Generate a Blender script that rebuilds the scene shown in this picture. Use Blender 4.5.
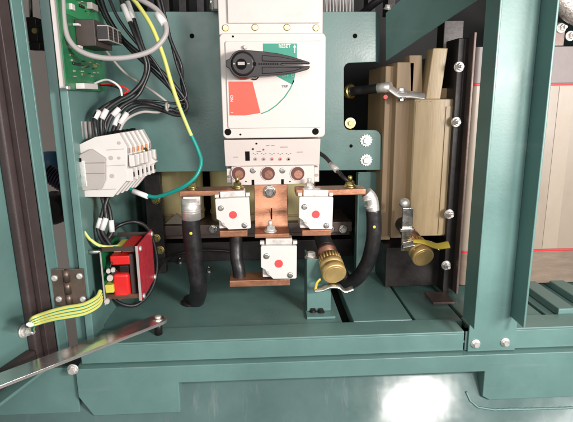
import bpy, bmesh, math, random
from mathutils import Vector, Matrix
random.seed(7)
for o in list(bpy.data.objects): bpy.data.objects.remove(o)
S = bpy.context.scene
C = S.collection
R = math.radians

# ------------------------------------------------------------------ camera
CAMZ = 0.60
PITCH, YAW, ROLL = R(13.0), R(2.8), R(0.6)
FPX = 500.0                                   # focal length in pixels of a 573 px wide picture
fwd = Vector((math.sin(YAW)*math.cos(PITCH), math.cos(YAW)*math.cos(PITCH), -math.sin(PITCH)))
r0 = Vector((math.cos(YAW), -math.sin(YAW), 0))
u0 = r0.cross(fwd)
rt = r0*math.cos(ROLL) - u0*math.sin(ROLL)
up = u0*math.cos(ROLL) + r0*math.sin(ROLL)
EYE = Vector((0, 0, CAMZ))
cd = bpy.data.cameras.new('camera'); cam = bpy.data.objects.new('camera', cd); C.objects.link(cam)
M = Matrix(((rt.x, up.x, -fwd.x, EYE.x), (rt.y, up.y, -fwd.y, EYE.y), (rt.z, up.z, -fwd.z, EYE.z), (0, 0, 0, 1)))
cam.matrix_world = M
cd.sensor_width = 36.0; cd.lens = 36.0*FPX/573.0
cd.clip_start = 0.01; cd.clip_end = 100
S.camera = cam

# ------------------------------------------------------------------ light
w = bpy.data.worlds.new('World'); S.world = w; w.use_nodes = True
bg = w.node_tree.nodes['Background']; bg.inputs[0].default_value = (1.0, 0.93, 0.90, 1); bg.inputs[1].default_value = 0.16

def area(name, loc, target, size, power, col, sy=None):
    l = bpy.data.lights.new(name, 'AREA'); l.energy = power; l.color = col
    l.shape = 'RECTANGLE'; l.size = size; l.size_y = sy or size
    o = bpy.data.objects.new(name, l); C.objects.link(o); o.location = loc
    o.rotation_euler = (Vector(target)-Vector(loc)).to_track_quat('-Z', 'Y').to_euler()
    return o
area('flash_lamp', (0.41, -0.03, CAMZ+0.07), (0.02, 0.7, CAMZ-0.08), 0.12, 5.2, (1.0, 0.93, 0.89), 0.05)
area('side_lamp', (1.05, -0.60, CAMZ+0.08), (0.05, 0.7, CAMZ-0.10), 0.5, 20.0, (1.0, 0.96, 0.94))
area('room_lamp', (-0.15, -1.2, CAMZ+0.30), (0.0, 0.7, CAMZ-0.15), 1.2, 15.0, (1.0, 0.97, 0.96), 0.6)
vs = S.view_settings
vs.view_transform = 'Standard'; vs.look = 'None'; vs.exposure = 0.0; vs.gamma = 1.0

# ------------------------------------------------------------------ picture -> place helpers
def ray(px, py):
    return (fwd + rt*((px-286.5)/FPX) + up*((211.0-py)/FPX))
def at(px, py, Y):
    d = ray(px, py); return EYE + d*(Y/d.y)
def atz(px, py, Z):
    d = ray(px, py); return EYE + d*((Z-EYE.z)/d.z)
def onplane(px, py, p, n):
    d = ray(px, py); return EYE + d*((p-EYE).dot(n)/d.dot(n))
def PB(x0, y0, x1, y1, Y):                    # X0, X1, Z0, Z1 of a rectangle standing at depth Y
    xm, ym = (x0+x1)/2, (y0+y1)/2
    return at(x0, ym, Y).x, at(x1, ym, Y).x, at(xm, y1, Y).z, at(xm, y0, Y).z

# ------------------------------------------------------------------ materials
def mat(name, col, rough=0.5, metal=0.0, var=0.0, scale=20.0, bump=0.0, bscale=200.0, rvar=0.0, stretch=(1, 1, 1), coat=0.0, spec=0.5, col2=None):
    m = bpy.data.materials.new(name); m.use_nodes = True
    nt = m.node_tree; b = nt.nodes['Principled BSDF']
    b.inputs['Base Color'].default_value = (*col, 1); b.inputs['Roughness'].default_value = rough
    b.inputs['Metallic'].default_value = metal; b.inputs['Coat Weight'].default_value = coat
    b.inputs['Specular IOR Level'].default_value = spec
    if var or bump or rvar:
        tc = nt.nodes.new('ShaderNodeTexCoord'); mp = nt.nodes.new('ShaderNodeMapping')
        mp.inputs['Scale'].default_value = stretch
        nt.links.new(tc.outputs['Object'], mp.inputs[0])
        nz = nt.nodes.new('ShaderNodeTexNoise'); nz.inputs['Scale'].default_value = scale; nz.inputs['Detail'].default_value = 6
        nz.inputs['Roughness'].default_value = 0.62
        nt.links.new(mp.outputs[0], nz.inputs['Vector'])
        if var:
            cr = nt.nodes.new('ShaderNodeValToRGB')
            cr.color_ramp.elements[0].position = 0.3; cr.color_ramp.elements[1].position = 0.72
            c2 = col2 or tuple(min(1, c*(1+var)) for c in col)
            cr.color_ramp.elements[0].color = (*[c*(1-var) for c in col], 1); cr.color_ramp.elements[1].color = (*c2, 1)
            nt.links.new(nz.outputs[0], cr.inputs[0]); nt.links.new(cr.outputs[0], b.inputs['Base Color'])
        if rvar:
            mr = nt.nodes.new('ShaderNodeMapRange')
            mr.inputs['From Min'].default_value = 0.3; mr.inputs['From Max'].default_value = 0.7
            mr.inputs['To Min'].default_value = max(0.03, rough-rvar); mr.inputs['To Max'].default_value = rough+rvar
            nt.links.new(nz.outputs[0], mr.inputs[0]); nt.links.new(mr.outputs[0], b.inputs['Roughness'])
        if bump:
            n2 = nt.nodes.new('ShaderNodeTexNoise'); n2.inputs['Scale'].default_value = bscale; n2.inputs['Detail'].default_value = 3
            nt.links.new(mp.outputs[0], n2.inputs['Vector'])
            bp = nt.nodes.new('ShaderNodeBump'); bp.inputs['Strength'].default_value = bump; bp.inputs['Distance'].default_value = 0.002
            nt.links.new(n2.outputs[0], bp.inputs['Height']); nt.links.new(bp.outputs[0], b.inputs['Normal'])
    return m
T = mat('teal_paint', (0.112, 0.213, 0.195), 0.36, 0, 0.15, 9, 0.05, 260, 0.12)
TG = mat('teal_gloss_paint', (0.088, 0.150, 0.142), 0.16, 0, 0.14, 12, 0.26, 13, 0.05)
TD = mat('teal_shaded_paint', (0.060, 0.110, 0.105), 0.45, 0, 0.12, 14, 0.08, 420, 0.06)  # same teal darkened to carry the shade on inner sheets and folded edge
def wear(m, col, amt, scale, lo, hi, stretch=(1, 1, 1)):       # chips, dust and scuffs with a shape of their own
    nt = m.node_tree; b = nt.nodes['Principled BSDF']
    src = b.inputs['Base Color'].links[0].from_socket
    tc = nt.nodes.new('ShaderNodeTexCoord'); mp = nt.nodes.new('ShaderNodeMapping'); mp.inputs['Scale'].default_value = stretch
    nz = nt.nodes.new('ShaderNodeTexNoise'); nz.inputs['Scale'].default_value = scale; nz.inputs['Detail'].default_value = 8; nz.inputs['Roughness'].default_value = 0.7
    cr = nt.nodes.new('ShaderNodeValToRGB'); cr.color_ramp.elements[0].position = lo; cr.color_ramp.elements[1].position = hi
    cr.color_ramp.elements[1].color = (amt, amt, amt, 1)
    mx = nt.nodes.new('ShaderNodeMix'); mx.data_type = 'RGBA'; mx.inputs[7].default_value = (*col, 1)
    nt.links.new(tc.outputs['Object'], mp.inputs[0]); nt.links.new(mp.outputs[0], nz.inputs['Vector']); nt.links.new(nz.outputs[0], cr.inputs[0])
    nt.links.new(cr.outputs[0], mx.inputs[0]); nt.links.new(src, mx.inputs[6]); nt.links.new(mx.outputs[2], b.inputs['Base Color'])
wear(T, (0.34, 0.37, 0.34), 0.35, 60, 0.66, 0.74)
wear(T, (0.30, 0.32, 0.30), 0.30, 7, 0.60, 0.80, (1, 1, 6))
wear(TG, (0.26, 0.29, 0.28), 0.3, 16, 0.58, 0.70, (5, 1, 0.6))
BACK = mat('shade_backing', (0.02, 0.02, 0.02), 0.7, 0, 0.3, 9)  # near-black standing for the deep shade behind and below the gear
GASK = mat('brown_gasket', (0.050, 0.034, 0.033), 0.55, 0, 0.18, 26, 0.15, 300, 0.06)
CREAM = mat('cream_plastic', (0.60, 0.535, 0.50), 0.42, 0, 0.03, 30, 0.06, 900)
WHITE = mat('white_plastic', (0.64, 0.605, 0.575), 0.40, 0, 0.03, 40, 0.05, 800)
GREYP = mat('grey_plastic', (0.42, 0.38, 0.35), 0.5, 0, 0.05, 40)
BLACKP = mat('black_plastic', (0.016, 0.012, 0.012), 0.36, 0, 0.15, 60, 0.03, 900, 0.04, spec=0.35)
RUB = mat('black_cable_sheath', (0.014, 0.013, 0.014), 0.42, 0, 0.3, 50, 0.25, 90, 0.12)

BROWNP = mat('brown_black_resin', (0.055, 0.040, 0.034), 0.55, 0, 0.2, 60)
COP = mat('copper', (0.46, 0.215, 0.125), 0.42, 0.75, 0.16, 45, 0.08, 300, 0.10, (1, 1, 3))
COPD = mat('dark_copper', (0.34, 0.17, 0.12), 0.42, 0.9, 0.2, 45, 0.1, 300, 0.1)
BRASS = mat('brass', (0.78, 0.53, 0.22), 0.42, 0.72, 0.12, 60, 0.05, 400, 0.09)
STEEL = mat('zinc_steel', (0.62, 0.60, 0.56), 0.28, 1.0, 0.15, 80, 0.05, 500, 0.1)
ALLOY = mat('dull_alloy', (0.30, 0.29, 0.28), 0.5, 0.6, 0.15, 60)
TIN = mat('tinned_copper', (0.80, 0.77, 0.73), 0.42, 0.75, 0.12, 60, 0.18, 160, 0.12)
YZINC = mat('yellow_zinc', (0.56, 0.46, 0.20), 0.30, 1.0, 0.15, 80, 0.05, 500, 0.1)
MIRR = mat('polished_steel', (0.86, 0.83, 0.81), 0.17, 0.93, 0.10, 60, 0.02, 300, 0.06)
BRONZE = mat('bronzed_hinge_steel', (0.17, 0.125, 0.10), 0.42, 0.7, 0.22, 40, 0.1, 300, 0.1)
PCB = mat('green_circuit_board', (0.010, 0.145, 0.050), 0.33, 0, 0.35, 55, 0.05, 400)
REDB = mat('red_board', (0.46, 0.030, 0.045), 0.38, 0, 0.22, 160, 0.05, 600)
REDP = mat('red_plastic', (0.62, 0.018, 0.016), 0.32, 0, 0.08, 40)
REDL = mat('red_label', (0.66, 0.085, 0.050), 0.45, 0, 0.06, 30)
GRNL = mat('green_label', (0.010, 0.235, 0.155), 0.45, 0, 0.05, 30)
DOT = mat('red_dot', (0.62, 0.06, 0.06), 0.5)
YGP = mat('pale_yellow_insulation', (0.60, 0.60, 0.15), 0.4, 0, 0.06, 40)
YEL = mat('yellow_insulation', (0.58, 0.52, 0.08), 0.4, 0, 0.06, 40)
GRN = mat('green_insulation', (0.015, 0.30, 0.16), 0.4, 0, 0.06, 40)
TEALW = mat('turquoise_insulation', (0.0, 0.24, 0.20), 0.38)
GREYW = mat('grey_insulation', (0.36, 0.33, 0.32), 0.45, 0, 0.06, 30)
WIREW = mat('white_insulation', (0.75, 0.72, 0.70), 0.45)
ORNG = mat('orange_label', (0.75, 0.30, 0.12), 0.5)
INKSHADE = mat('black_mark_and_hole_shade', (0.008, 0.008, 0.008), 0.95, spec=0.05)  # black marks, and flat patches painted as the shade inside holes and slots
HOLLOW = mat('recess_shade_brown', (0.10, 0.030, 0.022), 0.6)  # shade of the terminal recesses put into the colour of flat discs
INKG = mat('grey_ink', (0.22, 0.17, 0.17), 0.6)
PAPER = mat('tan_insulation_paper', (0.54, 0.40, 0.225), 0.36, 0, 0.16, 18, 0.10, 120, 0.08, (3, 3, 0.35))
PAPERL = mat('pale_winding_paper', (0.335, 0.278, 0.215), 0.38, 0, 0.05, 9, 0.06, 90, 0.08, (1.2, 1.2, 0.6))
PAPERD = mat('brown_insulation_board', (0.40, 0.28, 0.165), 0.55, 0, 0.25, 18, 0.10, 120, 0.08, (3, 3, 0.35))
GOLD = mat('varnished_winding', (0.86, 0.70, 0.36), 0.35, 0, 0.25, 18, 0.10, 120, 0.08, (2, 2, 0.4))
RESIN = mat('beige_winding_resin', (0.30, 0.248, 0.192), 0.36, 0, 0.06, 7, 0.06, 90, 0.08, (1.2, 1.2, 0.6))
RESING = mat('grey_brown_band', (0.20, 0.165, 0.155), 0.45, 0, 0.10, 20, 0.10, 120)
wear(RUB, (0.09, 0.085, 0.08), 0.4, 34, 0.56, 0.74, (1, 1, .4)); wear(PAPER, (0.27, 0.18, 0.09), 0.45, 11, 0.50, 0.75, (2, 2, .7)); wear(COP, (0.11, 0.055, 0.04), 0.6, 38, 0.52, 0.72); wear(CREAM, (0.40, 0.33, 0.28), 0.25, 26, 0.58, 0.75); wear(WHITE, (0.38, 0.34, 0.30), 0.25, 40, 0.58, 0.75); wear(RESIN, (0.20, 0.155, 0.115), 0.4, 9, 0.50, 0.78, (1.6, 1.6, .8)); wear(PAPERL, (0.22, 0.175, 0.13), 0.4, 9, 0.50, 0.78, (1.6, 1.6, .8))
RESINB = mat('brown_band', (0.20, 0.150, 0.110), 0.45, 0, 0.18, 26, 0.10, 120, 0, (1, 1, 4))
REDT = mat('red_tape', (0.66, 0.03, 0.04), 0.45)
IRON = mat('dark_core_iron', (0.030, 0.025, 0.024), 0.42, 0.3, 0.3, 40, 0.1, 200, 0.1)
CLAMP = mat('brown_clamp_steel', (0.16, 0.115, 0.10), 0.42, 0.4, 0.2, 30, 0.1, 200, 0.1)
WALLM = mat('beige_wall', (0.76, 0.68, 0.63), 0.8, 0, 0.05, 4)
GROUNDM = mat('concrete_floor', (0.24, 0.23, 0.22), 0.8, 0, 0.15, 5)
PURP = mat('purple_black_hose', (0.03, 0.022, 0.05), 0.3)
BLUE = mat('blue_plastic', (0.05, 0.14, 0.24), 0.45)
YTIE = mat('yellow_tag', (0.62, 0.47, 0.06), 0.4)
MESHM = mat('woven_sleeve', (0.55, 0.50, 0.46), 0.4, 0.6, 0.5, 260, 0.6, 400)

# ------------------------------------------------------------------ mesh helpers
class MB:
    def __init__(s): s.v = []; s.f = []; s.m = []; s.sm = []
    def add(s, vs, fs, mi=0, smooth=False):
        o = len(s.v); s.v += [Vector(v) for v in vs]
        for f in fs:
            s.f.append([i+o for i in f]); s.m.append(mi); s.sm.append(smooth)
        return s
    def box(s, x0, x1, y0, y1, z0, z1, mi=0):
        if x0 > x1: x0, x1 = x1, x0
        if z0 > z1: z0, z1 = z1, z0
        v = [(x, y, z) for z in (z0, z1) for y in (y0, y1) for x in (x0, x1)]
        return s.add(v, [(0, 2, 3, 1), (4, 5, 7, 6), (0, 1, 5, 4), (2, 6, 7, 3), (0, 4, 6, 2), (1, 3, 7, 5)], mi)
    def obox(s, c, ax, ay, az, hx, hy, hz, mi=0):      # oriented box
        c = Vector(c); v = [c+ax*(i*hx)+ay*(j*hy)+az*(k*hz) for k in (-1, 1) for j in (-1, 1) for i in (-1, 1)]
        return s.add(v, [(0, 2, 3, 1), (4, 5, 7, 6), (0, 1, 5, 4), (2, 6, 7, 3), (0, 4, 6, 2), (1, 3, 7, 5)], mi)
    def prism(s, poly, d, mi=0):                        # polygon of 3-D points swept by d
        n = len(poly); d = Vector(d); p = [Vector(q) for q in poly]
        v = p + [q+d for q in p]
        fs = [list(range(n)), list(range(2*n-1, n-1, -1))] + [(i, i+n, (i+1) % n+n, (i+1) % n) for i in range(n)]
        return s.add(v, fs, mi)
    def lathe(s, p, d, prof, seg=20, mi=0, smooth=True, ring=False):  # prof: (distance along d, radius)
        p = Vector(p); d = Vector(d).normalized(); a = d.orthogonal().normalized(); b = d.cross(a)
        v = []; fs = []
        if ring: prof = list(prof)+[prof[0]]; smooth = False
        for t, r in prof:
            for k in range(seg):
                an = 2*math.pi*k/seg; v.append(p+d*t+(a*math.cos(an)+b*math.sin(an))*r)
        for i in range(len(prof)-1):
            for k in range(seg):
                k2 = (k+1) % seg
                fs.append((i*seg+k, i*seg+k2, (i+1)*seg+k2, (i+1)*seg+k))
        s.add(v, fs, mi, smooth)
        if ring: return s
        o = len(s.v)-len(v)
        s.f.append([o+k for k in range(seg-1, -1, -1)]); s.m.append(mi); s.sm.append(False)
        s.f.append([o+(len(prof)-1)*seg+k for k in range(seg)]); s.m.append(mi); s.sm.append(False)
        return s
    def cyl(s, p0, p1, r, seg=18, mi=0, smooth=True):
        p0 = Vector(p0); p1 = Vector(p1)
        return s.lathe(p0, p1-p0, [(0, r), ((p1-p0).length, r)], seg, mi, smooth)
    def tube(s, pts, r, seg=10, mi=0, steps=8, stripe=None, flat=1.0):
        P = [Vector(p) for p in pts]; out = []
        if len(P) > 2:
            Q = [P[0]*2-P[1]] + P + [P[-1]*2-P[-2]]
            for i in range(1, len(Q)-2):
                for k in range(steps):
                    t = k/steps
                    out.append(0.5*((2*Q[i])+(Q[i+1]-Q[i-1])*t+(2*Q[i-1]-5*Q[i]+4*Q[i+1]-Q[i+2])*t*t+(3*Q[i]-3*Q[i+1]+Q[i+2]-Q[i-1])*t**3))
            out.append(P[-1])
        else: out = P
        n = len(out); v = []; fs = []; ms = []
        tan = (out[1]-out[0]).normalized(); a = tan.orthogonal().normalized()
        for i in range(n):
            t2 = (out[min(i+1, n-1)]-out[max(i-1, 0)]).normalized()
            a = (a-t2*a.dot(t2)).normalized(); b = t2.cross(a)
            rr = r(i/(n-1)) if callable(r) else r
            for k in range(seg):
                an = 2*math.pi*k/seg; v.append(out[i]+(a*math.cos(an)+b*math.sin(an)*flat)*rr)
        o = len(s.v); s.v += v
        for i in range(n-1):
            for k in range(seg):
                k2 = (k+1) % seg
                s.f.append([o+i*seg+k, o+i*seg+k2, o+(i+1)*seg+k2, o+(i+1)*seg+k])
                s.m.append(stripe(i, k) if stripe else mi); s.sm.append(True)
        s.f.append([o+k for k in range(seg-1, -1, -1)]); s.m.append(mi); s.sm.append(False)
        s.f.append([o+(n-1)*seg+k for k in range(seg)]); s.m.append(mi); s.sm.append(False)
        return s
    def hexhead(s, p, d, r, h, mi=0):
        s.lathe(p, d, [(0, r), (h*0.8, r), (h, r*0.86)], 6, mi, False); return s
    def build(s, name, mats, parent=None, bevel=0.0, seg=2):
        me = bpy.data.meshes.new(name)
        if parent is not None:
            q = parent
            off = Vector((0, 0, 0))
            while q is not None: off += q.location; q = q.parent
        else:
            lo = [min(v[i] for v in s.v) for i in range(3)]; hi = [max(v[i] for v in s.v) for i in range(3)]
            off = Vector(((lo[0]+hi[0])/2, (lo[1]+hi[1])/2, lo[2]))
        me.from_pydata([v-off for v in s.v], [], s.f); 
        for p, mi, sm in zip(me.polygons, s.m, s.sm): p.material_index = mi; p.use_smooth = sm
        for m in (mats if isinstance(mats, (list, tuple)) else [mats]): me.materials.append(m)
        bm = bmesh.new(); bm.from_mesh(me); bmesh.ops.recalc_face_normals(bm, faces=bm.faces); bm.to_mesh(me); bm.free()
        o = bpy.data.objects.new(name, me); C.objects.link(o)
        if parent is not None: o.parent = parent
        else: o.location = off
        if bevel:
            for p in me.polygons: p.use_smooth = True
            me.set_sharp_from_angle(angle=R(35))
            md = o.modifiers.new('bevel', 'BEVEL'); md.width = bevel; md.segments = seg; md.limit_method = 'ANGLE'; md.angle_limit = R(35); md.harden_normals = False
            me.set_sharp_from_angle(angle=R(180))
            wn = o.modifiers.new('normals', 'WEIGHTED_NORMAL'); wn.keep_sharp = False
        return o
def thing(name, label, cat, loc, group=None):
    o = bpy.data.objects.new(name, None); C.objects.link(o); o.location = loc; o.empty_display_size = 0.02
    return tag(o, label, cat, group)
def tag(o, label, cat, group=None):
    o['label'] = label; o['category'] = cat
    if group: o['group'] = group
    return o
def struct(o): o['kind'] = 'structure'; return o
def rrect(x0, x1, z0, z1, r, Y, n=5):
    pts = []
    for cx, cz, a0 in ((x1-r, z1-r, 0), (x0+r, z1-r, 90), (x0+r, z0+r, 180), (x1-r, z0+r, 270)):
        for k in range(n+1):
            a = R(a0+90*k/n); pts.append(Vector((cx+r*math.cos(a), Y, cz+r*math.sin(a))))
    return pts
def disc(c, r, Y, n=20): return [Vector((c[0]+r*math.cos(2*math.pi*k/n), Y, c[1]+r*math.sin(2*math.pi*k/n))) for k in range(n)]
def text(body, p, size, m, parent, name='lettering', ux=Vector((1, 0, 0)), uz=Vector((0, 0, 1)), bold=0.0):
    cu = bpy.data.curves.new('lettering', 'FONT'); cu.body = body; cu.size = size; cu.align_x = 'CENTER'; cu.align_y = 'CENTER'; cu.extrude = 0.00012; cu.offset = bold
    t = bpy.data.objects.new('t', cu); C.objects.link(t)
    dg = bpy.context.evaluated_depsgraph_get(); me = bpy.data.meshes.new_from_object(t.evaluated_get(dg))
    bpy.data.objects.remove(t)
    n = ux.cross(uz)
    off = Vector((0, 0, 0)); q = parent
    while q is not None: off += q.location; q = q.parent
    me.transform(Matrix(((ux.x, uz.x, n.x, p[0]-off.x), (ux.y, uz.y, n.y, p[1]-off.y), (ux.z, uz.z, n.z, p[2]-off.z), (0, 0, 0, 1))))
    me.materials.clear(); me.materials.append(m); me.name = name
    o = bpy.data.objects.new(name, me); C.objects.link(o); o.parent = parent
    return o
YM = Vector((0, -1, 0)); XP = Vector((1, 0, 0)); ZP = Vector((0, 0, 1))
def bolt(parent, p, d, r, m=STEEL, name='bolt', stud=False):
    b = MB(); d = Vector(d).normalized()
    b.lathe(p, d, [(0, r*1.45), (r*0.22, r*1.45), (r*0.3, r*1.3)], 20)
    b.lathe(Vector(p)+d*r*0.3, d, [(0, r*1.2), (r*0.3, r*1.2)], 18)
    b.hexhead(Vector(p)+d*r*0.6, d, r, r*0.8)
    if stud: b.lathe(Vector(p)+d*r*1.4, d, [(0, r*0.52), (r*1.0, r*0.52), (r*1.15, r*0.4)], 12)
    return b.build(name, m, parent)
def star_bolt(parent, p, d, r):
    d = Vector(d).normalized(); a = d.orthogonal().normalized(); bb = d.cross(a)
    b = MB(); n = 28
    poly = [Vector(p)+(a*math.cos(2*math.pi*k/n)+bb*math.sin(2*math.pi*k/n))*(r*(1.0 if k % 2 else 0.80)) for k in range(n)]
    b.prism(poly, d*r*0.16)
    b.hexhead(Vector(p)+d*r*0.16, d, r*0.58, r*0.42)
    return b.build('star_washer_bolt', TIN, parent)

# ================================================================== LEVELS
FRONT = 0.580                                 # front of the floor frame
FZ = at(300, 327, 0.615).z                    # compartment floor
LW = at(59+0.105*200, 200, 0.60).x            # inner side wall plane on the left
PY = 0.775                                    # mounting plate front
TOPZ = CAMZ+0.42

# ================================================================== THE SETTING
g = MB(); g.box(-4, 4, -3, 4, -0.35, -0.30); struct(g.build('ground', GROUNDM))
g = MB(); g.box(-4, 4, 1.2, 1.3, -0.298, 2.4); struct(g.build('wall', WALLM))

# ================================================================== CABINET
cab = thing('equipment_cabinet', 'open teal painted steel cabinet holding all the electrical gear', 'cabinet', (0, 0.6, FZ-0.2))
# left post: two faces with a step
xa, xb, _, _ = PB(62.8, 215, 73.2, 225, 0.600)
xc, xd, _, _ = PB(73.4, 215, 81.5, 225, 0.592)
zlow = at(75, 347, 0.60).z
b = MB(); b.box(xa, xb-0.0006, 0.602, 0.632, zlow, TOPZ)
b.box(xc, xd, 0.592, 0.635, zlow, TOPZ)
b.build('post', T, cab, 0.0012)
# side wall behind the left post
b = MB(); b.box(xc, xd-0.003, 0.6352, 0.86, FZ-0.01, TOPZ); b.build('side_wall', T, cab, 0.001)
# right post: channel, flanges toward the front
def postx(px, py, Y): return at(px, py, Y).x
fy, wy = 0.545, 0.577
x_l = postx(491.5, 110, fy)
x_r = postx(548.5, 110, fy)
b = MB(); zb = at(490, 351, wy).z; zf = at(490, 329, fy).z
wl_ = postx(468.5, 340, wy); wr_ = postx(516, 338, wy)
b.prism([(wl_, wy, zb), (wr_, wy, zb), (wr_, wy, zf-.001), (x_r-.0028, wy, zf+.001), (x_r-.0028, wy, TOPZ), (x_l+.0028, wy, TOPZ), (x_l+.0028, wy, zf), (wl_, wy, zf-.003)], (0, .003, 0))
b.box(x_l, x_l+0.0028, fy, wy+0.003, zf, TOPZ)
b.box(x_r-0.0028, x_r, fy, wy+0.003, zf, TOPZ)
b.build('post', T, cab, 0.0008)
for px, py in ((475.5, 343.5), (505, 342)):
    bolt(cab, at(px, py, wy), YM, 0.0042, TIN)
# front frame: top flange, face, end plate
XL, XR = -0.36, 0.62
z1 = at(300, 337, FRONT).z; z2 = at(300, 356.5, FRONT).z
gl = postx(468, 340, wy)
b = MB()
b.box(LW-0.012, gl-0.004, FRONT, 0.618, z1-0.003, z1)                    # top flange left of the post
b.box(LW-0.012, gl-0.004, FRONT+0.0002, FRONT+0.003, z2, z1-0.003)
b.box(gl+0.006, XR, FRONT+0.001, 0.618, z1-0.001, z1+0.002)
b.box(gl-0.002, XR, FRONT+0.001, FRONT+0.004, z2, z1-0.001)
b.build('front_channel', T, cab, 0.0009)
# base beam under it
z3 = at(300, 378.5, 0.570).z
BY = 0.570
def bz(x, y): q = at(x, y, BY); return Vector((q.x, BY, q.z))
zt0 = z2-0.0012
xl0, xl1 = bz(77.5, 390).x, bz(179, 390).x
xr0 = bz(483, 390).x
b = MB()
zlo = bz(330, 406.5).z
outl = [(xl0, zt0), (xl0, bz(78, 397).z), (bz(93, 409).x, zlo), (xl1, zlo), (xl1, z3), (xr0, z3), (xr0, zlo+.006), (bz(489, 403).x, zlo), (XR, zlo), (XR, zt0)]
b.prism([Vector((x, BY, z)) for x, z in outl], (0, 0.035, 0)); b.build('base_beam', T, cab, 0.0012)
b = MB(); b.box(XL-0.3, xl0-.0022, BY+.006, BY+.012, zlo-.05, zt0-.001); b.build('base_side', T, cab, 0.0012)
# sloping base skirt
st = math.tan(R(36)); ztop = z3+0.004; zbot = ztop-0.14
pS = at(330, 408.5, 0.5712); ys = pS.y+(ztop-pS.z)*st
b = MB(); b.prism([(XL-0.3, ys, ztop), (XL-0.3, ys-0.14*st, zbot), (XL-0.3, ys-0.14*st+0.05, zbot), (XL-0.3, ys+0.03, ztop)], (XR-XL+0.3, 0, 0))
b.build('base_skirt', TG, cab)
def skirtY(z): return ys-(ztop-z)*st
# weld bead along the right drop
def weld(pts, r=0.0016):
    b = MB(); Q = []
    rr = random.Random(3)
    for a, c in zip(pts[:-1], pts[1:]):
        n = max(2, int((c-a).length/0.004))
        for k in range(n): Q.append(a.lerp(c, k/n)+Vector((rr.uniform(-.0002, .0002), -0.0003, rr.uniform(-.0002, .0002))))
    Q.append(pts[-1]); b.tube(Q, lambda t: r*(1+0.10*math.sin(t*170)), 8, steps=3); b.build('weld_bead', T, cab)
def onskirt(v): 
    return Vector((v.x, skirtY(v.z)-0.0005, v.z))
weld([onskirt(at(468, 394, .573)), onskirt(at(470, 400, .573)), onskirt(at(476, 404.5, .573)), onskirt(at(490, 406, .573)), onskirt(at(530, 405, .573)), onskirt(at(573, 403.5, .573)), onskirt(at(610, 402.5, .573))])
# floor panels with open joints running backward
zfl = FZ
b = MB()
jx = [LW-0.003, at(342, 318, .63).x, at(352, 318, .63).x, at(412, 322, .62).x, at(416.5, 322, .62).x, at(462, 322, .62).x, at(545, 318, .62).x, at(549, 318, .62).x, XR]
for i in range(0, 5, 2):
    hh = (0, 0.004, 0)[i//2]
    b.box(jx[i], jx[i+1], 0.6185, 1.12, zfl-0.012, zfl+hh)
b.box(jx[5]+0.004, jx[6], 0.6185, 1.12, zfl-0.012, zfl+0.001)
b.box(jx[7], XR, 0.6185, 1.12, zfl-0.012, zfl+0.001)
b.build('floor_panel', T, cab, 0.0014)
for pa, pb2 in ((557, 574), (590, 606)):
    b = MB(); b.box(at(pa, 318, .62).x, at(pb2, 318, .62).x, 0.6185, 1.0, zfl+.0016, zfl+.013); b.build('floor_rail', T, cab, 0.0014)
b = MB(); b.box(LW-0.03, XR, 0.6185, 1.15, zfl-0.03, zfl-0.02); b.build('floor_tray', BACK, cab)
# back and right side, plus an unseen top added to keep the interior dark
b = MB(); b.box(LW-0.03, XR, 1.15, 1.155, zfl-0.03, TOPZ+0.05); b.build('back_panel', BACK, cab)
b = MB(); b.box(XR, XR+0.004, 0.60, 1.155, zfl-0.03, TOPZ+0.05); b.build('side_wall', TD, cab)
b = MB(); b.box(LW-0.03, XR, 0.60, 1.155, TOPZ+0.05, TOPZ+0.055); b.build('shade_roof', TD, cab)
# side sheet of the left compartment behind the plate, shade put into its paint
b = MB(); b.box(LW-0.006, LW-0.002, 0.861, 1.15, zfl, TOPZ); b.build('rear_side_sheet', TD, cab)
# upright behind the right cable
xa, xb, _, _ = PB(355, 230, 379, 240, 0.805)
b = MB(); b.box(xa, xb, 0.805, 0.809, zfl, at(367, 172, .805).z); b.box(xa, xa+0.003, 0.790, 0.8048, zfl+0.0005, at(367, 172, .805).z)
b.build('upright', T, cab, 0.001)
# slanting brace at the upper right
pa, pb_, pc, pd = at(387, 61, .772), at(387, 13, .772), at(470, -60, .63), at(496, -12, .63)
nn = (pd-pa).cross(pb_-pa).normalized()
b = MB(); b.prism([pa, pb_, pc, pd], nn*0.003); b.build('brace', T, cab, 0.0008)
bolt(cab, at(388, 9, .765), (0, -0.3, 1), 0.0045, TIN)
# small foot bracket on the floor that carries the brass connector
xa, xb, zA, zB = PB(307, 257, 328, 316, 0.640)
# ================================================================== MOUNTING PLATE
pl = thing('mounting_plate', 'teal steel mounting plate behind the white breaker with rounded window cutout', 'mounting plate', at(280, 172, PY))
def pp(x, y): return at(x, y, PY)
def arc(cx, cy, r, a0, a1, n=4): return [(cx+r*math.cos(R(a0+(a1-a0)*k/n)), cy+r*math.sin(R(a0+(a1-a0)*k/n))) for k in range(n+1)]
out = [(98, 11.5), (376, 11.5), (376, 62)] + arc(350, 69, 6, -90, -180) + arc(350, 124, 6, 180, 90) + arc(374, 137, 7, -90, 0) + [(381, 170), (154, 172), (150, 168), (110, 168)]
b = MB(); b.prism([pp(x, y) for x, y in out], (0, 0.003, 0)); b.build('plate', T, pl, 0.0008)
xa = at(376, 36, PY).x
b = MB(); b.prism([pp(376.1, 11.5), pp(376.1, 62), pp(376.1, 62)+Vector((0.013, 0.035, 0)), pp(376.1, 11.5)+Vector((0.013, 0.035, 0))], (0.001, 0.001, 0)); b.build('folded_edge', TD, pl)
for x, y in ((192, 36), (355, 36)):
    c = pp(x, y); b = MB(); b.prism(disc((c.x, c.z), 0.0034, PY-0.0006), (0, 0.0004, 0)); b.build('hole', INKSHADE, pl)
c = pp(351, 146); b = MB(); b.prism(disc((c.x, c.z), 0.0026, PY-0.0006), (0, 0.0004, 0)); b.build('hole', INKSHADE, pl)
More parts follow.
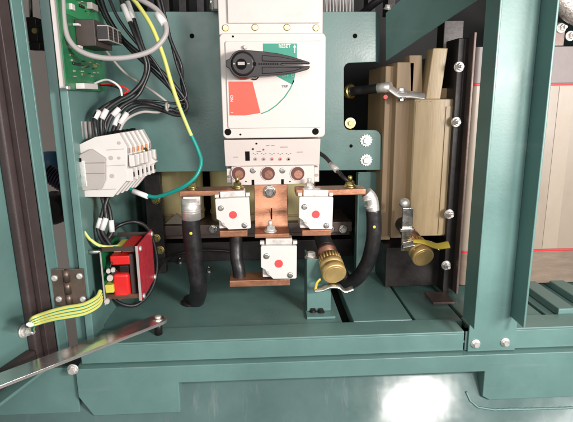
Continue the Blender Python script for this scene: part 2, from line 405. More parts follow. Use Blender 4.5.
for x, y in ((366, 140.5), (366, 160)): star_bolt(pl, pp(x, y)-Vector((0, 0.0005, 0)), YM, 0.0098)

# ================================================================== CIRCUIT BREAKER
br = thing('circuit_breaker', 'large cream moulded circuit breaker with black rotary handle on mounting plate', 'circuit breaker', at(272, 185, .70))
CY = 0.668
x0, x1, z0, z1c = PB(221, 33, 325.5, 138, CY)
b = MB(); b.prism(rrect(x0, x1, z0, z1c, 0.006, CY), (0, 0.04, 0)); b.build('front_cover', CREAM, br, 0.0016, 3)
cover = br.children[-1]
# raised frame on the cover
fx0, fx1, fz0, fz1 = PB(226.5, 41, 322, 128, CY)
b = MB(); b.prism(rrect(fx0, fx1, fz0, fz1, 0.003, CY-0.0022), (0, 0.0021, 0)); panel = b.build('raised_panel', CREAM, cover, 0.0010, 2)
FY = CY-0.0022
for x, y in ((228, 132), (315.5, 131.5)):
    c = at(x, y, CY); b = MB(); b.prism(disc((c.x, c.z), 0.0044, CY-0.0006), (0, 0.0004, 0)); b.build('screw_hole', INKSHADE, cover)
for x, y in ((233, 36.5), (240.5, 134.5)):
    c = at(x, y, CY); b = MB(); b.prism(disc((c.x, c.z), 0.0013, CY-0.0006), (0, 0.0004, 0)); b.build('screw_hole', INKSHADE, cover)
# body behind
bx0, bx1, _, _ = PB(226, 150, 320, 190, .70)
zb0 = at(272, 184, .70).z
b = MB(); b.box(bx0, bx1, CY+0.0405, PY-0.0005, zb0, at(272, -40, .70).z); b.build('body', CREAM, br, 0.0012)
# upper terminal cover
ux0, ux1, uz0, uz1 = PB(217.5, -30, 323, 30.5, .680)
b = MB(); b.box(ux0, ux1, .680, CY+0.0404, uz0-0.006, uz1); uc = b.build('terminal_cover', CREAM, br, 0.0016)
qx0, qx1, qz0, qz1 = PB(227, -40, 319.5, 23.5, .680)
b = MB(); b.box(qx0, qx1, .6762, .6798, qz0, qz1); b.build('raised_panel', CREAM, uc, 0.001)
for x, y in ((225.5, 28), (255, 27.5), (287, 27.5), (316, 28)):
    c = at(x, y, .680); b = MB(); b.lathe(c, YM, [(0, .0042), (.0010, .0042), (.0014, .0034)], 16); b.box(c.x-.0028, c.x+.0028, c.y-.0018, c.y-.0012, c.z-.0005, c.z+.0005); b.build('screw', YZINC, uc)
# lower sloped setting panel + terminal shroud with three round openings
sx0, sx1, sz0, sz1 = PB(224.5, 139, 320, 166, .685)
b = MB(); b.prism([(sx0, CY+0.012, sz1), (sx0, CY+0.022, sz0), (sx0, CY+0.0404, sz0), (sx0, CY+0.0404, sz1)], (sx1-sx0, 0, 0)); sp = b.build('setting_panel', CREAM, br, 0.0008)
dn = Vector((0, 0.010, sz0-sz1)).normalized(); uzp = -dn; np_ = XP.cross(uzp)
def onset(px, py):
    return onplane(px, py, Vector((sx0, CY+0.012, sz1)), np_) + np_*0.0003
def slab(px, py, hw, hh, m, name, par, th=0.0003):
    b = MB(); b.obox(onset(px, py), XP, uzp, np_, hw, hh, th); b.build(name, m, par)
slab(247.5, 156, .0030, .0068, INKSHADE, 'display_window', sp)
for k in range(5):
    x = 255.5+8.3*k
    b = MB(); b.lathe(onset(x, 159), np_, [(0, .0025), (.0006, .0025)], 14); b.build('dial_ring', GREYP, sp)
    b = MB(); b.lathe(onset(x, 159)+np_*.0006, np_, [(0, .0013), (.0006, .0013)], 12); b.build('adjusting_screw', REDT if k < 4 else INKSHADE, sp)
    b = MB()
    for j in range(3): b.obox(onset(x-2+2*j, 153.5+(j % 2)), XP, uzp, np_, .0007, .0004, .0002)
    b.build('scale_print', INKG, sp)
for x, y in ((253, 149), (263.5, 149.5), (256.5, 143.5)):
    b = MB(); b.lathe(onset(x, y), np_, [(0, .0013), (.0005, .0013)], 10); b.build('indicator', INKSHADE if x != 263.5 else REDT, sp)
for x, y, hw in ((268, 145.5, .002), (273, 145.5, .002), (284, 147, .005), (300, 152, .004), (236, 157, .003), (259, 151.5, .003)):
    slab(x, y, hw, .0004, INKG, 'printed_line', sp); 
tx0, tx1, tz0, tz1 = PB(231.5, 166, 314, 184.5, CY+0.018)
tY = CY+0.0165
b = MB(); b.prism([Vector((tx0, tY, tz1)), Vector((tx1, tY, tz1)), Vector((tx1, tY, tz0)), Vector((tx0, tY, tz0))], (0, 0.0235, 0)); sh = b.build('terminal_shroud', CREAM, br, 0.001)
for x in (238.5, 268, 297.5):
    c = at(x, 173.5, tY)
    b = MB(); b.lathe(c-Vector((0, .0008, 0)), Vector((0, 1, 0)), [(0, .0100), (.0007, .0100)], 24); b.build('terminal_opening', HOLLOW, sh)
    b = MB(); b.lathe(c-Vector((0, .0014, 0)), Vector((0, 1, 0)), [(0, .0102), (0, .0094), (.0008, .0094), (.0008, .0102)], 24, ring=True); b.build('opening_rim', CREAM, sh)
    b = MB(); b.prism(disc((c.x+.001, c.z-.0012), .0058, tY-.0011), (0, .0002, 0)); b.build('terminal_end', COPD, sh)
for x in (253, 282.5):
    c = at(x, 170.5, tY); b = MB(); b.lathe(c, YM, [(0, .0040), (.0010, .0040), (.0012, .003)], 14); b.box(c.x-.0025, c.x+.0025, c.y-.0016, c.y-.001, c.z-.0005, c.z+.0005); b.build('screw', STEEL, sh)
    c = at(x, 181.5, tY); b = MB(); b.box(c.x-.0018, c.x+.0018, tY-.0005, tY-.0001, tz0+.0003, tz0+.0075); b.build('slot', INKSHADE, sh)
for x in (246, 290):
    c = at(x, 181.5, tY); b = MB(); b.prism(disc((c.x, c.z), .001, tY-.0005), (0, .0004, 0)); b.build('slot', INKSHADE, sh)
for xx, d in ((tx0, -1), (tx1, 1)):
    b = MB(); b.box(xx+d*.0003, xx+d*.0065, tY+.003, tY+.023, tz0+.003, tz1-.003); b.build('side_clip', CREAM, sh, .0008)
    b = MB(); b.lathe((xx+d*.0038, tY+.003, (tz0+tz1)/2-.001), YM, [(0, .0022), (.0012, .0022)], 12); b.build('screw', STEEL, sh)
# dial label: red, green, white field, dark arc
def fp(x, y, dy=0): q = at(x, y, FY); return Vector((q.x, FY-dy, q.z))
def flat(pts, m, name, par, dy=0.0003):
    b = MB(); b.prism([fp(x, y, dy) for x, y in pts], (0, dy*0.8, 0)); return b.build(name, m, par)
flat([(228.5, 81.5), (252.5, 81.5), (260.5, 113), (245, 115.5), (229.5, 115.5)], REDL, 'red_sector', panel)
flat([(263, 43.5), (297, 43.5), (297, 62), (263, 62)], GRNL, 'green_sector', panel)
flat([(276, 73), (295.5, 73), (293.8, 82.5), (292, 84.5), (276, 76)], GRNL, 'green_sector', panel)
arcp = [(260.5, 113.5), (268, 110.5), (276, 105), (284, 97), (290, 88), (293.5, 80)]
flat(arcp + [(x+.9, y+.7) for x, y in reversed(arcp)], GRNL, 'sector_outline', panel)
text('RESET', fp(284.5, 46.3, .0007), .0058, WHITE, panel, bold=.00015)
flat([(294.1, 53), (295.1, 53), (295.1, 47.5), (296.2, 47.5), (294.6, 44.3), (293, 47.5), (294.1, 47.5)], WHITE, 'arrow', panel, .0006)
text('OFF  O', fp(287.8, 75.6, .0007), .0052, GREYW, panel)
text('TRIP', fp(285, 86.5, .0006), .0042, INKG, panel, bold=.0001)
text('ON', fp(231.6, 98.5, .0007), .0052, WHITE, panel, ux=Vector((0, 0, -1)), uz=Vector((1, 0, 0)), bold=.0001)
text('I', fp(231.9, 112.6, .0007), .0042, WHITE, panel, ux=Vector((0, 0, -1)), uz=Vector((1, 0, 0)), bold=.0001)
# rotary handle: hub, tapering forked grip
HY = FY-0.022
def hp(x, y, dy=0): q = at(x, y, HY); return Vector((q.x, HY-dy, q.z))
hub = hp(243, 64)
b = MB(); b.lathe(Vector((hub.x, FY-.0006, hub.z)), YM, [(0, .0185), (.010, .0180), (.0200, .0165), (.0225, .0140)], 28); hb = b.build('rotary_handle', BLACKP, br)
g1 = [(226, 60.5), (229.5, 59)] + [(243+14*math.cos(R(a)), 64-14.2*math.sin(R(a))) for a in range(155, 74, -16)] + [(262, 51.5), (278, 53.6), (291, 56.6), (302, 60), (309, 62.2), (309.6, 63.4), (309.6, 64.2), (300, 63.6), (283, 63.5), (280.5, 64.4), (283, 65.6), (300, 66.2), (309.6, 66.2), (309.6, 67.6), (308, 69.6), (297, 72.6), (280, 75), (262, 76.2)] + [(243+14*math.cos(R(a)), 64-14.2*math.sin(R(a))) for a in range(-75, -156, -16)] + [(229.5, 68.5), (226, 67)]
b = MB(); b.prism([hp(x, y, .004) for x, y in g1], (0, .015, 0)); gr = b.build('grip', BLACKP, hb, .0050, 5)
ridge = [(262, 55.5), (280, 57), (296, 60.2), (304, 62.0), (283, 62.2), (262, 61.5)]
ridge2 = [(262, 67.2), (283, 67.2), (304, 67.6), (294, 71.2), (280, 73), (262, 74.2)]
for q in (ridge, ridge2):
    b = MB(); b.prism([hp(x, y, .0058) for x, y in q], (0, .0017, 0)); b.build('grip_ridge', BLACKP, hb, .0012, 3)
b = MB(); b.lathe(hp(243, 64, .0038), YM, [(0, .0150), (.0018, .0140), (.0026, .0120)], 28); b.build('hub_dome', BLACKP, hb)
flat2 = [(253, 62.6), (256, 62.6), (256, 66), (253, 66)]
b = MB(); b.prism([hp(x, y, .0067) for x, y in flat2], (0, .0003, 0)); b.build('grip_slot', INKSHADE, hb)
b = MB()
for k in range(9): b.prism([hp(258.5+2.3*k+a, y, .0046) for a, y in ((0, 63.6), (1.5, 63.6), (1.5, 64.9), (0, 64.9))], (0, .0004, 0))
b.build('grip_ridges', INKSHADE, hb)
b = MB(); c = hp(241.5, 64.5, .0063); b.lathe(c, YM, [(0, .0066), (.0007, .0066)], 20); b.build('hub_recess', INKSHADE, hb)
b = MB(); b.obox(c+Vector((0, -.0010, .0008)), XP, ZP, YM, .0042, .0018, .0004); b.obox(c+Vector((-.0088, -.0003, .0005)), XP, ZP, YM, .0012, .0007, .0004); b.obox(c+Vector((.0088, -.0003, .0005)), XP, ZP, YM, .0014, .0006, .0004)
b.build('hub_mark', GREYW, hb)
b = MB(); c = fp(245, 47.5, .0005); b.lathe(c, YM, [(0, .0026), (.004, .0022), (.0045, .0015)], 14); b.build('stop_pin', CREAM, panel)
b = MB(); b.tube([fp(252, 79, .002), fp(256, 79.5, .004), fp(259, 76.5, .006)], .0008, 6); b.build('handle_spring', BLACKP, hb)

# ================================================================== COPPER, SENSORS
def busbar(name, label, x0, x1, ytop, ybot, Y, depth, bolts=(), group='copper busbars under the breaker'):
    X0, X1, Z0, Z1 = PB(x0, ytop, x1, ybot, Y)
    t = thing(name, label, 'busbar', ((X0+X1)/2, Y+depth/2, Z0), group)
    b = MB(); b.box(X0, X1, Y, Y+depth, Z0, Z1); b.build('bar', COP, t, .0010)
    for (px, dy, m, r) in bolts:
        c = at(px, ytop, Y); bolt(t, Vector((c.x, Y+dy, Z1)), ZP, r, m, stud=True)
    return t, (X0, X1, Z0, Z1)
BYF = .652
busbar('copper_busbar', 'upper left copper bar joining silver cable lug to breaker, earth wire on its bolt', 179, 244, 190.5, 196, BYF, .030, ((190.5, .016, YZINC, .0055), (237, .017, YZINC, .0055)))
busbar('copper_busbar', 'upper right copper bar from breaker to the curved black cable', 296, 366, 189.5, 195.5, BYF, .030, ((310.5, .016, TIN, .0052), (352, .016, YZINC, .0060)))
busbar('copper_busbar', 'short copper bar under the left white sensor block', 219.5, 247.5, 230.5, 237, BYF-.006, .030)
busbar('copper_busbar', 'short copper bar under the right white sensor block', 302, 331, 230, 236, BYF-.006, .030)
busbar('copper_busbar', 'longest low copper bar under the middle white sensor block', 229.5, 290, 280, 286.5, BYF-.014, .032, ((239, .016, YZINC, .0055),))
# vertical copper strap with a forward bend
t = thing('copper_strap', 'bent vertical copper strap hanging from the middle of the breaker', 'busbar', at(270, 236, .68), 'copper busbars under the breaker')
sY = .690
X0, X1, _, _ = PB(254.5, 190, 287.5, 220, sY)
zt = at(270, 183, sY).z; zm = at(270, 204, sY).z; zb1 = at(270, 237.5, BYF-.006).z; zb2 = zb1+.0055
b = MB()
prof = [(sY+.006, zt), (sY, zt), (sY, zm), (sY-.007, zm-.010), (sY-.010, zm-.020), (sY-.012, zb2+.003), (sY-.014, zb2), (BYF-.008, zb2), (BYF-.008, zb1), (sY-.010, zb1), (sY-.006, zb2-.001), (sY-.004, zm-.020), (sY-.001, zm-.010), (sY+.006, zm-.001)]
b.prism([(X0, y, z) for y, z in prof], (X1-X0, 0, 0)); b.build('strap', COP, t, .0008)
bolt(t, at(269.5, 191.5, sY), YM, .0062, STEEL)
c = at(270.5, 232, BYF-.006); bolt(t, Vector((c.x, BYF+.004, zb2)), ZP, .0060, TIN, stud=True)
b = MB(); b.box((X0+X1)/2-.0006, (X0+X1)/2+.0012, sY-.0105, sY-.0095, zm-.020, zm-.004); b.build('slot', INKSHADE, t)

def sensor(x0, y0, x1, y1, Y, label):
    X0, X1, Z0, Z1 = PB(x0, y0, x1, y1, Y)
    t = thing('sensor_block', label, 'sensor block', ((X0+X1)/2, Y+.018, Z0), 'white sensor blocks with red dots')
    W, H = X1-X0, Z1-Z0
    q = .18
    poly = [(X0+W*.02, Z1), (X1-W*.02, Z1), (X1, Z1-H*.03), (X1, Z0+H*.03), (X1-W*.03, Z0), (X0+W*.34, Z0), (X0+W*.25, Z0+H*.10), (X0+W*.17, Z0+H*.16), (X0+W*.12, Z0+H*.28), (X0, Z0+H*.36), (X0, Z1-H*.03)]
    b = MB(); b.prism([Vector((x, Y, z)) for x, z in poly], (0, .006, 0)); b.build('front_plate', WHITE, t, .0012)
    b = MB(); b.box(X0+W*.05, X1-W*.05, Y+.0062, Y+.034, Z0+.0005, Z1-.001); b.build('body', WHITE, t, .001)
    b = MB(); b.box(X0+W*.14, X0+W*.88, Y+.009, Y+.026, Z1-.0009, Z1+.0075); b.build('top_terminal', TIN, t, .0008)
    b = MB(); b.box(X0-W*.02, X0+W*.10, Y+.008, Y+.016, Z1-.0005, Z1+.004); b.build('lug_tab', WHITE, t, .0008); b = MB(); b.box(X1-W*.10, X1+W*.02, Y+.008, Y+.016, Z1-.0005, Z1+.004); b.build('lug_tab', WHITE, t, .0008)
    cx, cz = X0+W*.50, Z0+H*.47
    b = MB(); b.prism(disc((cx, cz), W*.115, Y-.0006), (0, .0005, 0)); b.build('red_dot', DOT, t)
    for fx, fz in ((.16, .70), (.82, .12)):
        c = Vector((X0+W*fx, Y, Z0+H*fz)); b = MB(); b.lathe(c, YM, [(0, W*.085), (.0010, W*.085), (.0016, W*.055)], 14); b.box(c.x-W*.05, c.x+W*.05, Y-.0021, Y-.0014, c.z-.0005, c.z+.0005); b.build('screw', STEEL, t)
    b = MB(); b.lathe((X0+W*.20, Y+.001, Z0+H*.2), Vector((-.6, -.6, -.4)), [(0, W*.05), (.003, W*.04)], 10); b.build('clip', GREYP, t)
    t.rotation_euler.y = R((-1.8, 1.2, 0.9)[int(x0) % 3])
sensor(216.5, 198, 250.5, 229.5, BYF-.012, 'left white sensor block with red dot above the short black cable')
sensor(298.5, 197, 332.5, 229.5, BYF-.012, 'right white sensor block with red dot beside the curved black cable')
sensor(260.5, 246, 296.5, 279, BYF-.020, 'lowest white sensor block with red dot below the copper strap')

# ================================================================== POWER CABLES
def cable(label, lug, pts, r, dotp=None, lugr=None):
    t = thing('power_cable', label, 'power cable', pts[-1], 'thick black power cables')
    if lug:
        L = [Vector(p) for p in lug]; b = MB()
        b.tube(L, lugr or r*1.02, 14, steps=4)
        d = (L[-1]-L[0]).normalized()
        for k in (.25, .62): 
            p = L[0].lerp(L[-1], k); b.lathe(p-d*.0018, d, [(0, (lugr or r)*1.05), (.0009, (lugr or r)*.93), (.0027, (lugr or r)*.93), (.0036, (lugr or r)*1.05)], 16)
        b.build('cable_lug', TIN, t)
    b = MB(); b.tube(pts, r, 16, steps=10); sh = b.build('sheath', RUB, t)
    if dotp is not None:
        p, n = dotp; b = MB(); b.lathe(p, n, [(0, .0022), (.0006, .0022), (.0010, .0012)], 14); b.build('yellow_mark', YEL, t)
    return t
rc = .0124
la = at(190.5, 196.5, .664); 
t = cable('straight black cable hanging from silver lug to floor beside the red board module',
      [la+Vector((0, 0, -.001)), at(191.5, 219, .664)], [at(191.3, 214, .664), at(191, 225, .664), at(193, 245, .666), at(196, 268, .670), at(198.5, 287, .678), at(196, 300, .700), at(188, 303, .735)], rc, (at(192, 231, .664)+Vector((0, -rc+.0003, 0)), YM), rc*1.06)
g0 = atz(192, 302.5, FZ+.0002); b = MB(); b.lathe((g0.x, g0.y, FZ+.0002), ZP, [(0, .0165), (.002, .0165), (.003, .015), (.004, .0135)], 26); b.build('floor_grommet', BLACKP, t)
b = MB(); X0, X1, Z0, Z1 = PB(182.5, 196.3, 200, 206, .652); b.box(X0, X1, .655, .668, Z0, Z1-.001); b.build('lug_palm', TIN, t, .001)
cable('curved black cable looping from right silver lug back under the sensor block',
      [at(366, 192.5, .664), at(371.5, 199, .664), at(373.5, 213, .664)], [at(373.3, 210, .664), at(374, 222, .665), at(373, 242, .668), at(367, 264, .680), at(356, 279, .695), at(346, 281, .705), at(338, 266, .715), at(329, 248, .720), at(321, 234, .722), at(318, 220, .725)], .0105, (at(374, 225, .665)+Vector((-.002, -.0103, 0)), YM), .0086)
cable('short black cable between left sensor block and low copper bar',
      None, [at(236, 235, .665), at(236, 246, .664), at(236.5, 258, .660), at(238.5, 268, .655), at(239.5, 278, .654)], .0088)

# ================================================================== BRASS CONNECTORS
def brass_fit(label, p_back, p_front, r, bracket):
    d = (p_front-p_back); L = d.length; d.normalize()
    t = thing('brass_connector', label, 'brass fitting', p_front, 'ribbed brass cable connectors')
    b = MB(); b.lathe(p_front, -d, [(0, r*.90), (.0010, r), (.010, r), (.0105, r*.93), (.0125, r*.93), (.013, r), (.021, r), (.022, r*.90), (.034, r*.88)], 28); b.build('cap_nut', BRASS, t)
    b = MB(); b.lathe(p_front+d*.0001, d, [(0, r*.80), (.0004, r*.78)], 28); b.build('turned_face', BRASS, t)
    b = MB()
    a = d.orthogonal().normalized(); c = d.cross(a)
    for k in range(22):
        an = 2*math.pi*k/22; o_ = (a*math.cos(an)+c*math.sin(an))*r*.90
        b.cyl(p_front-d*.0215+o_, p_front-d*.033+o_, r*.07, 6)
    b.build('knurling', BRASS, t)
    b = MB(); b.lathe(p_front-d*.034, -d, [(0, r*.72), (.010, r*.70), (.011, r*.82), (.016, r*.82), (.017, r*.7), (.020, r*.7)], 22); b.build('ferrule', COPD, t)
    b = MB(); b.tube([p_front-d*.054, p_front-d*.075, p_back+Vector((0, .02, .0)), p_back+Vector((0.004, .07, -.01))], r*.72, 14); b.build('hose', RUB, t)
    return t, d
t, d = brass_fit('brass connector with flat round end in front of the teal foot bracket', at(322, 236, .705), at(334.5, 274.5, .628), .0165, True)
# wing clip and tie under it
b = MB(); b.tube([at(314, 289.5, .640), at(322, 289, .638), at(330, 286, .637), at(339, 286.5, .637), at(345, 290.5, .638), at(353, 288, .640)], .0042, 8, flat=.3); b.build('wing_clip', STEEL, t)
b = MB(); b.tube([at(315.5, 289, .637), at(317, 283, .634), at(320.5, 279, .636)], .0032, 8, flat=.35); b.build('yellow_tag', YTIE, t)
# teal foot bracket
fb = thing('foot_bracket', 'small upright teal angle bracket bolted to the floor under the brass connector', 'bracket', at(316, 316, .650))
X0, X1, Z0, Z1 = PB(307, 259, 331, 312, .655)
b = MB(); b.box(X0, X1, .655, .658, FZ+.004, Z1); b.box(X0, X0+.003, .6583, .70, FZ+.004, Z1); b.build('upright_plate', T, fb, .0008)
b = MB(); b.box(X0-.002, X1+.004, .636, .690, FZ+.0003, FZ+.0038); b.build('foot', T, fb, .0008)
bolt(fb, at(311.5, 259.5, .662)+Vector((0, .008, 0)), ZP, .0062, TIN)
for px, py in ((313, 311.5), (321, 312)): bolt(fb, atz(px, py, FZ+.004), ZP, .0036, BLACKP)

t, d = brass_fit('brass connector with yellow tag hanging before the tan windings at right', at(404, 226, .735), at(423.5, 258, .662), .0155, False)
b = MB(); b.tube([at(402, 246, .678), at(414, 243.5, .673), at(428, 243.5, .671), at(440, 248, .671)], .0050, 8, flat=.25); b.build('tag_strap', STEEL, t)
b = MB(); b.tube([at(413, 241, .669), at(424, 242, .666), at(437, 246, .665), at(449, 244.5, .667)], lambda q: .0030+.0028*q, 8, flat=.25); b.build('yellow_tag', YTIE, t)
ub = thing('clamp_strap', 'shiny upright metal strap holding the right brass connector', 'clamp', at(405, 250, .683))
X0, X1, Z0, Z1 = PB(402, 208, 412.5, 251, .689)
b = MB(); b.box(X0, X1, .689, .692, Z0, Z1); b.build('strap', STEEL, ub, .0008)
b = MB(); b.lathe(at(404.5, 202.5, .690), (0.05, -.4, 1), [(-.004, .0075), (0, .0080), (.004, .0060), (.0065, .002)], 16); b.build('dome_nut', TIN, ub)
b = MB(); b.box(X0-.004, X0+.016, .683, .6885, at(405, 232, .683).z, at(405, 229, .683).z); b.build('cross_clip', STEEL, ub, .0005)

# ================================================================== TRANSFORMERS
tr = thing('centre_transformer', 'golden wound transformer standing behind the breaker and copper bars', 'transformer', at(270, 250, .98), 'transformers at the back')
for px, rr in ((180, .046), (236, .046), (291, .046)):
    c = at(px, 215, .925)
    b = MB(); zA = at(px, 223, .88).z; b.lathe((c.x, .925, zA), ZP, [(0, rr), (.30, rr)], 32); wd = b.build('winding', GOLD, tr)
    b = MB(); b.lathe((c.x, .925, zA+.012), ZP, [(0, rr+.002), (.004, rr+.002)], 32); b.build('binding_tape', PAPERD, wd)
X0, X1, Z0, Z1 = PB(148, 224, 352, 234, .855)
b = MB(); b.box(X0, X1, .855, .875, Z0, Z1); b.box(X0, X1, .8755, .98, Z0-.012, Z1-.004); b.build('lower_clamp', CLAMP, tr, .001)
X0, X1, Z0, Z1 = PB(148, 172, 164, 262, .85)
b = MB(); b.box(X0, X1, .838, .8545, FZ+.001, CAMZ-.10); b.build('core_clamp', IRON, tr, .001)
for px, py, Yb in ((156, 200, .8375), (156, 238, .8375), (160, 250, .8375), (213, 229, .8545), (330, 229, .8545), (343, 229, .8545)):
    bolt(tr, at(px, py, Yb), YM, .0055, YZINC if px < 200 else STEEL)
X0, X1, Z0, Z1 = PB(150, 236, 350, 262, .93)
b = MB(); b.box(X0, X1, .90, .98, FZ+.0006, Z1-.002); b.build('core', IRON, tr, .001)
b = MB(); b.prism([at(165, 224, .857), at(176, 214, .857), at(188, 224, .857)], (0, .008, 0)); b.build('spacer_wedge', RESIN, tr)
# core bars visible above the plate
for px in (122, 150, 165, 182, 200, 350, 372, 392):
    X0, X1, Z0, Z1 = PB(px-4, -20, px+4, 14, .96); b = MB(); b.box(X0, X1, .96, 1.0, Z0, Z1); b.build('upper_core_rib', IRON, tr, .001)

rtf = thing('right_transformer', 'tan paper insulated transformer winding left of the right post', 'transformer', at(420, 285, 0.7200), 'transformers at the back')
def col(x0, x1, y0, y1, Y, depth, m, name, par=rtf, tilt=0):
    X0, X1, Z0, Z1 = PB(x0, y0, x1, y1, Y)
    b = MB(); b.prism([(X0, Y, Z0), (X1, Y, Z0), (X1+tilt, Y, Z1), (X0+tilt, Y, Z1)], (0, depth, 0)); return b.build(name, m, par, .0016, 2)
col(411.5, 451, 99, 236, 0.7200, .16, PAPER, 'winding')
col(394, 411, 62, 238, 0.7450, .14, PAPERD, 'insulation_board')
col(383, 393.5, 66, 240, 0.7650, .12, PAPERD, 'insulation_board')
col(427, 442, 48, 99.5, 0.7280, .03, PAPER, 'winding_lead', tilt=.007)
col(411, 424, 55, 98.5, 0.7450, .03, PAPERD, 'winding_lead', tilt=-.004)
col(432, 456, 88, 98.5, 0.7450, .03, PAPER, 'winding_lead')
col(442, 462, 20, 99, 0.7900, .03, IRON, 'core_upright')
for x0, x1, y0, y1, yy, m, tl in ((412.5, 428, 101, 235, .7185, PAPER, .0006), (442, 450.8, 106, 234, .7185, PAPER, .001)):
    X0, X1, Z0, Z1 = PB(x0, y0, x1, y1, yy); dz = random.Random(int(x0))
    n = 9; topl = [(X0+(X1-X0)*k/n+tl, yy, Z1+dz.uniform(-.0018, .0008)) for k in range(n+1)]
    b = MB(); b.prism([(X1, yy, Z0), (X0, yy, Z0)]+topl, (0, .0013, 0)); b.build('insulation_sheet', m, rtf)
# black core clamp with bolts and brown strip
cl = at(452, 160, 0.7400)
b = MB(); X0, X1, _, _ = PB(451.5, 150, 468, 170, 0.7100); b.box(X0, X1, 0.7120, 0.7600, FZ+.003, CAMZ+.075); cc = b.build('core_clamp', IRON, rtf, .001)
for px, py in ((459, 67), (456, 122), (449, 214), (446, 265)): bolt(cc, at(px, py, 0.7115), YM, .0052, TIN, stud=True)
b = MB(); X0, X1, _, _ = PB(465.4, 155, 468.0, 165, 0.6950); b.box(X0, X1, 0.6950, 0.7115, FZ+.006, at(470, 32, 0.6950).z); b.build('clamp_flange', CLAMP, rtf, .0008)
b = MB(); X0, X1, Z0, Z1 = PB(388, 250, 455, 290, 0.7200); b.box(X0, X1, 0.7350, 1.0, FZ+.005, Z1); b.build('core', IRON, rtf, .001)
b = MB(); X0, X1, Z0, Z1 = PB(436, 297, 458, 302, 0.6600); b.box(X0, X1, 0.6700, 0.7100, FZ+.0012, FZ+.005); b.build('foot_plate', CLAMP, rtf, .0005)

# big resin coil at far right
bc = thing('resin_coil', 'big beige coil with two red lines standing behind the right post', 'coil', at(540, 285, .86))
cY = .722
def band(y0, y1, m, name, e=0.0):
    X0 = at(467, 170, cY).x - e; X1 = at(700, 170, cY).x
    Z0, Z1 = at(540, y1, cY).z, at(540, y0, cY).z
    r = .008; pts = []
    for k in range(5):
        a = R(180+90*k/4); pts.append(Vector((X0+r+r*math.cos(a), cY-e+r+r*math.sin(a), Z0)))
    pts += [Vector((X1, cY-e, Z0)), Vector((X1, 1.0, Z0)), Vector((X0, 1.0, Z0))]
    b = MB(); b.prism(pts, (0, 0, Z1-Z0)); return b.build(name, m, bc, .0006)
band(46.5, 83.2, RESING, 'upper_band'); band(83.3, 85.3, REDT, 'red_line', .0005); band(85.4, 249.2, RESIN, 'winding'); band(249.3, 251.2, REDT, 'red_line', .0005); band(251.3, 283, RESINB, 'lower_band')
X0, X1, Z0, Z1 = PB(565, 283, 577, 294, .704)
b = MB(); b.box(X0, X1, .712, .76, FZ+.0012, at(570, 283.2, cY).z-.0005); b.build('foot', PAPERD, bc, .001)
b = MB(); b.box(X0-.075, X0-.06, .76, .81, FZ+.0012, at(570, 283.2, cY).z-.0005); b.build('foot', PAPERD, bc, .001)
X0, X1, Z0, Z1 = PB(541, 90, 542.2, 240, cY)
b = MB(); b.box(X0, X1, cY-.0004, cY-.0001, at(540, 247, cY).z, at(540, 88, cY).z); b.build('winding_joint', RESINB, bc)
X0, X1, _, _ = PB(551, 90, 566, 240, cY)
b = MB(); b.box(X0, X1, cY-.0007, cY-.0001, at(540, 248.5, cY).z, at(540, 86, cY).z); b.build('winding_strip', PAPERL, bc)
X0, X1, Z0, Z1 = PB(556, 0, 577, 18, .72)
b = MB(); b.tube([at(552, -12, .72), at(566, 4, .72), at(580, 14, .72), at(605, 20, .72)], .0165, 14); tag(b.build('braided_sleeve', MESHM), 'pale woven braid in the top right corner above the coil', 'cable sleeve')
ln = thing('coil_terminal', 'small bolted metal terminal on top of the coil at right edge', 'terminal', at(560, 42, .715))
X0, X1, Z0, Z1 = PB(551, 22, 566, 46, .735)
b = MB(); b.box(X0, X1, .737, .75, Z0, Z1); b.build('terminal_plate', CLAMP, ln, .001)
bolt(ln, at(561, 28, .7365), YM, .005, TIN, stud=True); bolt(ln, at(570, 36, .7365), YM, .005, TIN, stud=True)

# cable and lug seen through the window cutout
wl = thing('window_cable', 'dark cable ending in bolted silver lug seen through the plate window', 'cable', at(384, 92, .81))
b = MB(); b.tube([at(340, 96, .84), at(352, 91.5, .795), at(366, 90, .772), at(380, 88, .740)], .0068, 12); b.build('sheath', RUB, wl)
b = MB(); b.tube([at(378, 88.2, .740), at(391, 87, .728)], .0072, 14); b.build('cable_lug', TIN, wl)
p0 = at(391, 87, .81); 
b = MB(); b.tube([at(389, 87, .728), at(394, 91, .728), at(400, 94.5, .728), at(410, 94.5, .728), at(425, 96.5, .728)], .0068, 8, flat=.3); b.build('lug_palm', TIN, wl)
bolt(wl, at(401.5, 93.0, .728), ZP, .0052, TIN); bolt(wl, at(402, 97.0, .728), -ZP, .0045, STEEL, 'nut')
b = MB(); b.lathe(at(385, 97, .728), YM, [(0, .0034), (.004, .0030)], 12); b.build('red_cap', DOT, wl)
b = MB(); b.lathe(at(350, 91.5, .80), at(366, 90, .772)-at(352, 91.5, .795), [(-.004, .010), (-.001, .012), (.002, .012), (.004, .010)], 18); b.build('gland_nut', YZINC, wl)
rg = thing('bolted_eye', 'small golden ring bolt in the lower corner of the plate window', 'bolt', at(350, 123, .80)); 
b = MB(); b.lathe(at(350, 123, .80), YM, [(0, .0085), (.003, .0085), (.003, .0055), (0, .0055)], 20, ring=True); b.build('ring', YZINC, rg); bolt(rg, at(350, 123, .7985), YM, .0040, BRASS)
# short wire with grey ferrule above right busbar
b = MB(); b.tube([at(314, 150, .745), at(325, 157, .735), at(333, 166, .70), at(338, 171, .685), at(343, 177, .672), at(349, 182, .668)], .0030, 8)
b2 = thing('sensing_wire', 'short black wire with grey ferrule on the upper right copper bar', 'wire', at(349, 184, .668)); b.build('wire', RUB, b2)
b = MB(); b.tube([at(331, 164, .70), at(337, 170.5, .684)], .0042, 10); b.build('ferrule', TIN, b2)

